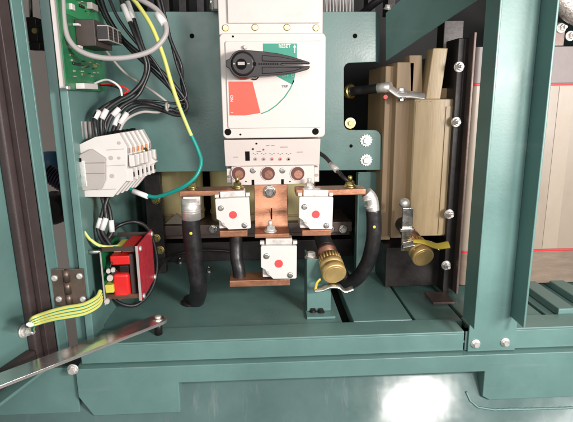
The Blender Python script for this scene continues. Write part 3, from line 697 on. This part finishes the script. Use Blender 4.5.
# ================================================================== THINGS ABOVE THE PLATE
for lab, xs in (('white plastic clip at the top left corner of the breaker', (211, 1)), ):
    t = thing('cable_clip', lab, 'clip', at(213, 8, .75))
    X0, X1, Z0, Z1 = PB(209.5, -8, 217.5, 9, .745)
    b = MB(); b.box(X0, X1, .745, .765, Z0, Z1); b.box(X0+.003, X0+.005, .738, .7448, Z0-.002, Z1); b.build('clip_body', WHITE, t, .001)
    b = MB(); b.cyl(at(211, 9, .742), at(211, -6, .742), .0022, 10); b.build('clip_pin', STEEL, t)
t = thing('ribbed_connector', 'silver ribbed metal block behind the plate top right of the breaker', 'connector', at(340, 10, .80))
X0, X1, Z0, Z1 = PB(324, -20, 354, 14, .80)
b = MB(); b.box(X0, X1, .803, .84, Z0, Z1)
for k in range(9): x = X0+(X1-X0)*(k+.5)/9; b.cyl((x, .803, Z0), (x, .803, Z1), .0016, 8)
b.build('ribbed_body', ALLOY, t)
b = MB(); b.tube([at(362, 14, .82), at(376, 2, .80), at(395, -10, .79)], .006, 10)
tag(b.build('upper_hose', RUB), 'dark hose crossing above the right end of the mounting plate', 'hose')

# ================================================================== LEFT: CIRCUIT BOARD
XB = LW+0.010
def side(px, py, X): d = ray(px, py); return EYE+d*((X-EYE.x)/d.x)
pc = thing('circuit_board', 'green circuit board with black relays mounted inside the left post', 'circuit board', side(85, 90, XB))
yb0, yb1 = side(64, 60, XB).y, side(104, 60, XB).y
zl = side(85, 90.5, XB).z
b = MB(); b.box(XB-.0016, XB, yb0, yb1, zl, CAMZ+.22); bd = b.build('board', PCB, pc)
b = MB(); b.box(LW+.0012, XB-.0017, yb0+.003, yb0+.006, zl+.002, CAMZ+.22); b.build('board_carrier', CREAM, pc)
# relay bank: block sticking out of the board with three dark bobbins
def sbox(px0, py0, px1, py1, h, m, name, par, X=None, bev=.0008):      # box standing on the board, covering the patch between two picture points
    X = XB if X is None else X
    a, c = side(px0, py0, X), side(px1, py1, X)
    b = MB(); b.box(X+.0001, X+h, min(a.y, c.y), max(a.y, c.y), min(a.z, c.z), max(a.z, c.z)); return b.build(name, m, par, bev)
rb = sbox(74, 19, 95, 51, .022, BROWNP, 'relay_block', pc)
ra, rc_ = side(74, 19, XB), side(95, 51, XB)
Xh = XB+.022
for k in range(3):
    y0 = ra.y+(rc_.y-ra.y)*(.06+.31*k); y1 = y0+(rc_.y-ra.y)*.26
    zc0 = min(ra.z, rc_.z)+.006; zc1 = max(ra.z, rc_.z)-.006
    b = MB(); b.box(Xh+.0002, Xh+.0135, y0, y1, zc0, zc1); r_ = b.build('relay', BLACKP, rb, .0006)
    b = MB(); b.box(Xh+.0136, Xh+.0142, y0, y1, zc1-.0012, zc1); b.box(Xh+.0136, Xh+.0142, y0, y1, zc0, zc0+.0012); b.box(Xh+.0136, Xh+.0142, y0, y0+.0010, zc0+.0013, zc1-.0013); b.box(Xh+.002, Xh+.0136, y0-.0008, y0-.0002, zc1-.0014, zc1-.0002); b.box(Xh+.002, Xh+.0136, y0-.0008, y0-.0002, zc0+.0002, zc0+.0014); b.build('relay_frame', GREYW, r_)
    b = MB()
    for j in range(5): z = zc0+(zc1-zc0)*(j+.5)/5; b.box(Xh+.0136, Xh+.0140, y0+.002, y1-.002, z-.0006, z+.0006)
    b.build('relay_winding', COPD, r_)
for p in ((72, 23, 76, 27), (73, 45, 77, 49)): sbox(*p, .007, WHITE, 'connector', pc)
sbox(75, 83, 90, 89.5, .010, WHITE, 'connector', pc)
sbox(65, 86, 68, 89.5, .003, TIN, 'solder_pad', pc)
sbox(68, 3, 72, 11, .004, WHITE, 'connector', pc)
sbox(86, 2, 93, 12, .007, GREYP, 'capacitor', pc)
sbox(78, 4, 83, 9, .003, BLACKP, 'chip', pc)
sbox(72, 62, 80, 66, .002, BLACKP, 'chip', pc)
for p in ((82, 73, 86, 76), (93, 72, 95, 73.5), (73, 70, 75, 72), (96, 58, 98, 60), (70, 54, 72, 56), (88, 14, 90, 15.5), (94, 64, 96, 66)):
    sbox(*p, .0008, GREYW if p[0] % 2 else YZINC, 'solder_pad', pc, bev=0)
rp = random.Random(11)
for k in range(34):
    x = rp.uniform(69, 101); y = rp.choice((rp.uniform(1, 14), rp.uniform(53, 80), rp.uniform(53, 80)))
    wq, hq = rp.choice(((1.6, .9), (.9, 1.5), (2.2, 1.3))); sbox(x, y, x+wq, y+hq, rp.uniform(.0008, .002), rp.choice((BLACKP, GREYP, GREYW, YZINC)), 'chip', pc, bev=0)
sbox(65, 13.3, 103, 14.8, .0005, mat('light_green_trace', (.03, .25, .09), .35), 'board_trace', pc, bev=0)

# ================================================================== TERMINAL ROW
tb = thing('terminal_row', 'row of white rail terminals with a grey end plate on left side wall', 'terminal block', at(105, 198, .62))
def prof(pts, Y0, dY, m, name, par, bev=.0008):
    b = MB(); b.prism([at(x, y, Y0) for x, y in pts], (0, dY, 0)); return b.build(name, m, par, bev)
# rail along the side wall
z_ = at(90, 172, .62).z
b = MB(); b.box(LW+.0002, LW+.008, .605, .73, z_-.016, z_+.016); b.build('mounting_rail', TIN, tb, .0006)
prof([(79, 155), (91, 149), (105, 158.5), (105, 180), (101, 189), (80, 191)], .606, .0055, GREYP, 'end_plate', tb)
for yy in (163, 173.5):
    b = MB(); b.obox(at(92, yy, .6058), XP, ZP, YM, .015, .0004, .0003); b.build('end_plate_groove', INKG, tb)
for yy in (160, 176): 
    b = MB(); b.obox(at(79.5, yy, .6056), XP, ZP, YM, .0022, .0022, .0006); b.build('end_plate_notch', INKSHADE, tb)
P0 = [(76, 146), (95, 137), (119, 133), (127, 147), (127, 168), (127, 180), (113, 197), (80, 197)]
ystart = .6118
for k in range(6):
    Yk = ystart+.0125*k
    # every terminal shares one real outline, taken at the first one's depth
    pts = [at(x, y, ystart) for x, y in P0]
    b = MB(); b.prism([Vector((p.x+.0025*k, Yk, p.z)) for p in pts], (0, .0123, 0)); tm = b.build('terminal', WHITE, tb, .0005)
    q = pts[3]; 
    b = MB(); b.lathe(Vector((pts[2].x*.55+pts[1].x*.45+.0025*k, Yk+.006, (pts[2].z+pts[1].z)/2+.0022)), ZP, [(-.002, .0034), (.0012, .0034)], 12); b.build('wire_entry', INKSHADE, tm)
    b = MB(); b.box(q.x+.0025*k+.0004, q.x+.0025*k+.007, Yk+.002, Yk+.0098, q.z-.024, q.z-.010); b.build('release_lever', WHITE, tm, .0008)
    b = MB(); b.box(q.x+.0025*k+.0003, q.x+.0025*k+.0012, Yk+.003, Yk+.0088, q.z-.008, q.z-.002)
    b2_ = MB(); b2_.box(q.x+.0025*k-.012, q.x+.0025*k+.004, Yk+.0015, Yk+.0105, q.z-.042, q.z-.026); b2_.build('lower_step', WHITE, tm, .0008)
    b3_ = MB(); b3_.box(q.x+.0025*k+.0041, q.x+.0025*k+.0046, Yk+.004, Yk+.008, q.z-.037, q.z-.031); b3_.build('test_slot', INKSHADE, tm)
    b.build('marker_tag', ORNG if 1 <= k <= 4 else GREYW, tm)
q = at(143, 151, .665)
b = MB(); b.lathe(q, Vector((.8, -.5, .3)), [(0, .005), (.004, .005), (.006, .003)], 14); b.build('end_screw', YZINC, tb)
b = MB(); b.prism([at(128, 168, .665), at(150, 157, .665), at(157, 162, .665), at(148, 166, .665), at(130, 177, .665)], (0, .010, 0)); b.build('end_bracket', WHITE, tb, .0008)
b = MB(); b.prism([at(138, 155, .665), at(149, 152, .665), at(150, 157, .665), at(140, 162, .665)], (0, .010, 0)); b.build('end_bracket', WHITE, tb, .0008)
def tface(px, py): q = at(px, py, ystart-.0004); return q
for x0, x1, y in ((107, 124, 150), (107, 125, 166), (96, 116, 190)):
    a, c = tface(x0, y), tface(x1, y-1); b = MB(); b.obox((a+c)/2, (c-a).normalized(), ZP, YM, (c-a).length/2, .0004, .0002); b.build('mould_line', GREYP, tb)
for px, py, r_ in ((111, 158, .0026), (119, 158, .0018), (112, 176, .0026), (119, 143, .0020)):
    b = MB(); b.lathe(tface(px, py), YM, [(0, r_), (.0003, r_)], 14); b.build('moulded_hole', GREYP, tb)
# white comb of marker strips left of the wires
cb = thing('marker_comb', 'grey ribbed marker strip standing above the white terminal row', 'marker strip', at(83, 142, .62))
for k in range(5):
    x = 74.5+4.2*k; Yk = .612+.012*k
    b = MB(); b.prism([at(x, 121+k*.2, Yk), at(x+2.8, 121+k*.2, Yk), at(x+4.2, 141-k, Yk), at(x+1.3, 142-k, Yk)], (0, .004, 0)); b.build('comb_tooth', GREYW, cb, .0004)

# ================================================================== RED DRIVER MODULE
dm = thing('driver_module', 'small module of red and green boards on standoffs inside left post', 'electronic module', at(120, 300, .62))
Yn, Yf = .598, .678
XR1 = at(138.3, 272, Yn).x
zt_, zb_ = at(138.3, 246, Yn).z, at(138.3, 300.5, Yn).z
b = MB(); b.box(XR1, XR1+.0018, Yn, Yf, zb_, zt_); b.build('red_board', REDB, dm, .0004)
b = MB(); b.box(XR1-.0012, XR1+.0019, Yn-.0008, Yn-.0002, zb_, zt_); b.build('board_edge', GREYW, dm)
XG = at(103.5, 277, Yn).x
zt2, zb2_ = at(103.5, 252, Yn).z, at(103.5, 305, Yn).z
b = MB(); b.box(XG-.0016, XG, Yn, Yf, zb2_, zt2); b.build('green_board', PCB, dm, .0003)
b = MB(); b.box(XG-.0017, XG+.0001, Yn-.0008, Yn-.0002, zb2_, zt2); b.build('board_edge', GREYW, dm)
for zz, nm in ((zt_-.005, 0), (zb_+.004, 1)):
    for yy in (Yn+.006, Yf-.006):
        b = MB(); b.lathe((XG+.0001, yy, zz), XP, [(0, .0034), (XR1-XG-.0003, .0034)], 6, smooth=False); b.build('standoff', BROWNP if nm == 0 else COPD, dm)
        b = MB(); b.lathe((XR1+.0019, yy, zz), XP, [(0, .0036), (.002, .0034), (.003, .002)], 12); b.build('screw', TIN, dm)
    b = MB(); b.cyl((LW, Yn+.006, zz-.003), (XG-.0017, Yn+.006, zz-.003), .003, 8); b.build('wall_standoff', STEEL, dm)
def inb(x0, y0, x1, y1, Y, d, m, name, bev=.0015):
    X0, X1, Z0, Z1 = PB(x0, y0, x1, y1, Y); b = MB(); b.box(X0, X1, Y, Y+d, Z0, Z1); return b.build(name, m, dm, bev)
inb(110, 256, 129.5, 265, .604, .055, REDP, 'coil_flange')
inb(119, 265.3, 129, 273.7, .608, .045, BLACKP, 'coil_core')
inb(112.5, 274, 129.5, 300, .602, .060, REDP, 'coil_bobbin', .004)
inb(105, 285, 113.5, 293, .5985, .02, YEL, 'yellow_capacitor', .0010)
inb(130, 254, 135, 298, .606, .060, BROWNP, 'heat_sink')
inb(113, 248, 121, 252.5, .606, .04, YEL, 'yellow_terminal'); inb(121.5, 246.5, 134, 252.5, .606, .05, REDP, 'red_terminal')
for px, py, r in ((110, 277, .004), (113, 269, .003), (108.5, 270, .003), (107, 300, .0035)):
    b = MB(); b.lathe(at(px, py, .605), Vector((.3, -1, .2)), [(0, r*.9), (.0008, r), (.012, r*.9)], 14); b.build('capacitor', GREYP, dm)
b = MB(); b.tube([at(112, 262, .603), at(110, 268, .601), at(113, 274, .602), at(117, 270, .604)], .0013, 8); b.build('jumper_wire', RUB, dm)

# ================================================================== WIRES
def wire(name, label, pts, r, m, cat='wire', group=None, sleeves=(), stripe=None, mats=None):
    P = [at(*p) for p in pts]
    t = thing(name, label, cat, P[-1], group)
    b = MB(); b.tube(P, r, 10, steps=8, stripe=stripe); b.build('insulation', mats or m, t)
    for (a, c) in sleeves:
        b = MB(); b.tube([at(*a), at(*c)], r*1.35, 10); b.build('marker_sleeve', WIREW, t)
    return t
wire('grey_cable', 'pale grey cable making a wide loop in front of the green circuit board',
     [(60, -20, .585), (62.5, 0, .583), (64, 22, .58), (69, 40, .578), (82, 52, .578), (104, 58, .58), (130, 57, .585), (152, 50, .59), (165, 36, .595), (165, 22, .60), (157, 10, .605), (143, 1, .61), (125, -8, .62)], .0030, GREYW, 'cable', None, [((156.5, 13.5, .600), (164, 23.5, .597))])
def tw(i, k): return 1 if ((k + i//9) % 10) in (0, 1, 5, 6) else 0
eP = [(128, -6, .66), (138, 5, .655), (152, 27, .65), (163, 55, .648), (171, 82, .648), (178, 103, .648), (189, 130, .648), (198, 150, .646), (201, 163, .642), (196, 176, .636), (186, 185, .634), (172, 192, .638), (155, 197, .645), (140, 193, .65), (130, 189, .655)]
EN = len(eP)
def ew(i, k):
    f = i/((EN-1)*8)
    if f < .36: return 1 if k in (1, 2, 3) else 0
    if f < .44: return 0 if k > 6 else 2
    return 2
wire('earth_wire', 'yellow and green earth wire curving down to the left copper bar and terminals', eP, .0026, None, 'wire', None, [((133, 191, .652), (148, 196.7, .647))], ew, [YGP, GRN, TEALW])
BW = 'black control wires on the left'
wire('control_wire', 'black wire crossing diagonally from board top to the lower bundle knot', [(100, -5, .69), (107, 15, .69), (122, 38, .69), (145, 58, .69), (166, 76, .695), (184, 98, .70), (187, 108, .70), (180, 112, .70), (165, 107, .70)], .0028, RUB, 'wire', BW)
wire('control_wire', 'black wire running beside the long diagonal one into the knot', [(96, -2, .70), (110, 25, .70), (128, 47, .70), (150, 68, .705), (172, 90, .705), (181, 104, .705), (172, 110, .70), (150, 104, .69), (132, 103, .67), (120, 112, .66), (114, 128, .65), (111, 137, .645)], .0027, RUB, 'wire', BW, [((119, 114, .6585), (114.5, 126, .6495))])
wire('control_wire', 'black wire dropping from two white sleeves then bending left to terminals', [(120, -4, .67), (129, 20, .665), (138, 42, .66), (146, 64, .66), (143, 80, .66), (132, 93, .655), (118, 101, .65), (106, 110, .645), (101, 122, .64), (102, 138, .64)], .0027, RUB, 'wire', BW, [((123, 5, .668), (130, 22, .664)), ((106.5, 109.5, .645), (101.8, 119, .641))])
wire('control_wire', 'black wire with white sleeve next to the sleeved pair above terminals', [(126, -4, .68), (134, 20, .672), (142, 45, .668), (149, 66, .668), (144, 84, .665), (136, 97, .66), (122, 106, .655), (112, 116, .648), (107, 128, .645), (106, 138, .645)], .0026, RUB, 'wire', BW, [((127.5, 2, .678), (133.5, 19, .672)), ((119, 108.5, .653), (112.5, 115.5, .6485))])
wire('control_wire', 'black wire falling from top edge between earth wire and breaker', [(156, -6, .70), (163, 18, .70), (172, 44, .70), (181, 66, .70), (182, 84, .705), (186, 100, .705), (184, 108, .70)], .0025, RUB, 'wire', BW)
wire('control_wire', 'lowest black wire bending out of the knot down to last terminal', [(182, 100, .715), (186, 112, .71), (176, 115, .70), (155, 108, .68), (138, 107, .665), (124, 116, .655), (118, 128, .65), (116, 138, .65)], .0026, RUB, 'wire', BW, [((127, 113, .657), (119.5, 124, .651))])
wire('control_wire', 'black wire with white sleeve nearest the post above terminals', [(150, 62, .70), (140, 88, .68), (120, 98, .66), (104, 107, .645), (95, 116, .635), (95.5, 128, .63), (97, 138, .63)], .0025, RUB, 'wire', BW, [((99, 111, .640), (94.7, 119, .634))])
wire('control_wire', 'thin black wire arcing above the other wires toward the wire knot', [(108, -4, .675), (118, 18, .672), (134, 40, .672), (153, 60, .68), (168, 84, .69), (178, 100, .695), (186, 96, .70), (183, 82, .70), (176, 62, .70), (168, 28, .70), (160, -6, .70)], .0019, RUB, 'wire', BW)
wire('control_wire', 'thin grey wire slung loosely below the relay block toward the knot', [(92, 30, .70), (104, 48, .70), (124, 72, .70), (148, 88, .70), (168, 104, .70), (160, 112, .69), (142, 112, .675), (127, 119, .655), (120, 130, .65), (118, 140, .65)], .0017, GREYP, 'wire', BW)
wire('control_wire', 'thin black wire running beside the white sleeves down to the terminals', [(186, 104, .70), (170, 103, .70), (150, 101, .69), (136, 101, .675), (122, 104, .66), (110, 114, .648), (105, 126, .644), (110, 138, .645)], .0018, RUB, 'wire', BW)
b = thing('wire_tie', 'thin pale cable tie around the black wire knot', 'cable tie', at(167, 108, .695)); q = MB()
q.lathe(at(166, 108, .695), Vector((1, 0, .1)), [(0, .0075), (.003, .0075)], 16); q.build('tie_band', GREYW, b)
wire('board_wire', 'thin white wire leaving the green board connector', [(89, 86, .665), (104, 80, .66), (113, 82, .655), (120, 88, .655), (122, 96, .655)], .0014, WIREW, 'wire', 'thin board wires')
wire('board_wire', 'thin red wire curling from the green board connector', [(100, 84, .665), (114, 84, .66), (123, 87, .655), (128, 90, .655), (124, 94, .655)], .0012, REDP, 'wire', 'thin board wires')
wire('board_wire', 'thin black wire hanging from the green board connector', [(100, 85, .667), (112, 86, .66), (121, 90, .656), (121, 97, .656)], .0012, RUB, 'wire', 'thin board wires')
# sleeved wires from the terminals to the red module
for k, (lab, p) in enumerate((('black wire with white sleeve dropping left from terminals to red module', [(102, 197, .635), (104, 206, .632), (101, 218, .628), (98, 228, .625), (102, 240, .62), (110, 248, .615)]),
                ('black wire with white sleeve crossing in front of its neighbours above red module', [(108, 197, .635), (105, 207, .63), (106, 218, .626), (102, 230, .622), (108, 241, .618), (114, 250, .615)]),
                ('black wire with white sleeve dropping straight from terminals to red module', [(104, 197, .64), (109, 208, .636), (111, 220, .632), (112, 232, .63), (107, 240, .625), (104, 248, .62)]))):
    wire('control_wire', lab, p, .0026, RUB, 'wire', 'black wires under the terminal row', [(p[2], p[3])])
wire('earth_wire', 'short yellow and green wire running along top of the red module', [(84, 231, .60), (90, 239, .602), (98, 245, .605), (108, 247, .61), (120, 246, .62)], .0022, None, 'wire', None, (), tw, [YGP, TEALW])
wire('loop_cable', 'thin black cable looping behind the red module', [(108, 238, .68), (118, 226, .70), (136, 222, .71), (150, 232, .72), (157, 262, .72), (152, 288, .71), (138, 304, .70), (122, 304, .69), (106, 292, .68), (92, 280, .67)], .0028, RUB, 'cable')
wire('loop_cable', 'thin black cable curving along floor behind straight black cable', [(156, 272, .76), (163, 262, .80), (178, 254, .84), (205, 250, .86), (240, 252, .87)], .0026, RUB, 'cable')
# studs standing on the floor
for lab, px, py, Y in (('tiny bolt on floor just right of straight black cable', 209, 272, .79), ('tiny bolt on floor between straight cable and low copper bar', 213, 254, .86), ('tiny bolt on floor near the red module', 180, 263, .80)):
    t = thing('floor_stud', lab, 'bolt', atz(px, py, FZ+.0002), 'tiny bolts on the cabinet floor'); bolt(t, atz(px, py, FZ+.0002), ZP, .0042, STEEL, stud=True)

# ================================================================== DOOR
HX, HYd = at(55.5, 250, .604).x, .604
dv = Vector((-.28, -.96, 0)).normalized(); dnv = Vector((.96, -.28, 0)).normalized()
H0 = Vector((HX, HYd, 0))
zbD = at(45, 366, .573).z
dr = thing('cabinet_door', 'open teal cabinet door with brown gasket at the left edge', 'door', (HX, HYd, zbD))
def dbox(u0, u1, n0, n1, z0, z1, m, name, par=dr, bev=.001):
    b = MB(); c = H0+dv*((u0+u1)/2)+dnv*((n0+n1)/2); c.z = (z0+z1)/2
    b.obox(c, dv, dnv, ZP, abs(u1-u0)/2, abs(n1-n0)/2, abs(z1-z0)/2)
    for v in b.v: v += dv*((v.z-zbD)*LEAN)            # the door hangs a little out of true
    return b.build(name, m, par, bev)
LEAN = .02
zgas = zbD+.010; zpan = zbD+.030
dbox(.004, .56, -.022, -.016, zbD, CAMZ+.3, T, 'panel')
dbox(0, .0035, -.022, .004, zbD, CAMZ+.3, T, 'hinge_flange')
dbox(.0035, .0186, .0010, .0040, zbD+.002, CAMZ+.3, T, 'hinge_flange')
dbox(.004, .56, -.0155, .0035, zbD, zbD+.004, T, 'bottom_flange')
dbox(.0190, .0350, -.0155, .0015, zgas, CAMZ+.3, GASK, 'gasket')
dbox(.0353, .0475, -.0155, -.004, zgas, CAMZ+.3, GASK, 'gasket', bev=.003)
dbox(.0480, .56, -.0155, -.003, zgas, zpan, GASK, 'gasket', bev=.003)
# ================================================================== HINGE
hg = bpy.data.objects.new('hinge', None); C.objects.link(hg); hg.parent = dr; hg.location = at(67, 305, .592)-dr.location
X0, X1, Z0, Z1 = PB(52.5, 269, 66, 306, .586)
b = MB(); b.box(X0, X1, .586, .5885, Z0, Z1); b.build('leaf', BRONZE, hg, .0006)
X2, X3, Z0, Z1 = PB(68.5, 269, 85, 305, .588)
b = MB(); b.box(X2, X3, .588, .5905, Z0, Z1); b.build('leaf', BRONZE, hg, .0006)
for k in range(3):
    h = (Z1-Z0)/3; b = MB(); b.cyl(((X1+X2)/2, .588, Z0+h*k+.0004), ((X1+X2)/2, .588, Z0+h*(k+1)-.0004), .0042, 14); b.build('knuckle', BRONZE, hg)
for px, py, Yq in ((54.5, 278, .5858), (59, 299, .5858), (79.5, 276, .5878), (83, 299, .5878)):
    c = at(px, py, Yq); b = MB(); b.lathe(c, YM, [(0, .0042), (.0015, .0040), (.0026, .0026)], 14); b.box(c.x-.0026, c.x+.0026, Yq-.003, Yq-.0022, c.z-.0005, c.z+.0005); b.build('screw', TIN, hg)
# bolt under the hinge, left end of the front channel
t = thing('frame_bolt', 'pale bolt at the left end of the front frame under the post', 'bolt', at(73, 368, .565)); bolt(t, at(73, 369, .568), YM, .0048, TIN)
# ================================================================== EARTH STRAP
dn0 = H0+dnv*-.016; 
sp0 = onplane(23, 331, dn0, dnv)
es = thing('earth_strap', 'striped yellow and green earth strap joining door stud to the post', 'earth strap', sp0)
ends = [sp0+dnv*.012+Vector((.001, 0, .004)), at(33, 322, .50), at(50, 316, .525), at(66, 312.5, .548), at(84, 309, .570), at(97, 302, .588), at(101, 295, .598)]
for j in (-1.5, -.5, .5, 1.5):
    b = MB(); pts = []
    for i, p in enumerate(ends):
        s_ = .0016+.0016*min(1, i/3)
        pts.append(p+Vector((0, .0005*j, -s_*j*1.25)))
    b.tube(pts, lambda q: .0019+.0008*min(1, q*2), 10, steps=8, stripe=lambda i, k: 1 if k % 5 in (0, 1) else 0); b.build('strand', [YGP, TEALW], es)
b = MB(); b.tube([sp0+dnv*.010, sp0+dnv*.012+Vector((.001, 0, .006)), at(30, 324.5, .495)], .0036, 10, flat=.6); b.build('strap_lug', TIN, es)
bolt(es, sp0+dnv*.0005, dnv, .0058, TIN, 'stud_nut', stud=True)
# ================================================================== DOOR STAY
zs = at(157, 322, .597).z
A = atz(157, 322, zs); B = atz(-14, 388, zs)
ds = thing('door_stay', 'long polished flat steel stay bar slanting from frame to door', 'door stay', A)
dd = (B-A).normalized(); ww = ZP.cross(dd).normalized()
if ww.y > 0: ww = -ww
L = (B-A).length; hw = .0130
poly = []
for k in range(9): a = R(-90+180*k/8); poly.append(A - dd*(math.cos(a)*hw) + ww*(math.sin(a)*hw))
for k in range(9): a = R(90-180*k/8); poly.append(B + dd*(math.cos(a)*hw) + ww*(math.sin(a)*hw))
b = MB(); b.prism(poly, (0, 0, .004)); b.build('bar', MIRR, ds, .0006)
b = MB(); b.lathe(A-dd*.002+ZP*.0042, ZP, [(0, .0042), (.003, .0042), (.004, .0025)], 14); b.build('pivot', TIN, ds)
b = MB(); b.lathe(A-dd*.002+ZP*.0041, ZP, [(0, .0072), (.0006, .0072), (.0006, .0050), (0, .0050)], 20, ring=True); b.build('pivot_washer', STEEL, ds)
b = MB(); b.cyl(A-dd*.002-ZP*.0005, Vector((A.x, A.y+.004, z1-.0002)), .005, 10); b.build('pivot_post', BLACKP, ds)
# ================================================================== OUTSIDE THROUGH THE GAP
lt = thing('door_latch', 'black latch block with metal rod seen in the gap beside the post', 'latch', at(31, 50, .62))
X0, X1, Z0, Z1 = PB(27, 17, 37, 42, .64)
b = MB(); b.box(X0, X1, .64, .66, Z0, Z1); b.build('latch_body', BLACKP, lt, .001)
X0, X1, Z0, Z1 = PB(29, 42, 40, 50, .64)
b = MB(); b.box(X0, X1, .64, .655, Z0, Z1); b.build('latch_jaw', BLACKP, lt, .001)
b = MB(); b.cyl(at(31, 18, .65), at(29, -30, .65), .0022, 10); b.build('latch_rod', STEEL, lt)
b = MB(); b.lathe(at(35, 31, .6395), YM, [(0, .004), (.002, .003)], 12); b.build('screw', YZINC, lt)
b = MB(); b.tube([at(46, 172, .80), at(52, 176, .80), at(58, 181, .80), at(64, 184, .80)], .012, 14)
for k in range(8): p = at(46+2.4*k, 172+1.6*k, .80); b.lathe(p, Vector((1, 0, -.6)), [(0, .013), (.002, .0145), (.004, .013)], 14)
tag(b.build('ribbed_hose', PURP), 'dark purple ribbed hose seen in the gap left of the post', 'hose')
b = MB(); b.lathe(at(52, 172, 1.0), ZP, [(0, .020), (.028, .020), (.034, .014), (.040, .012)], 24); tag(b.build('blue_container', BLUE), 'dull blue container behind the hose in the left gap', 'container')
b = MB(); b.lathe(at(56, 207, .9), YM, [(0, .03), (.02, .028), (.03, .02)], 20); tag(b.build('round_drum', BLACKP), 'round black drum seen low in the gap above the hinge', 'drum')
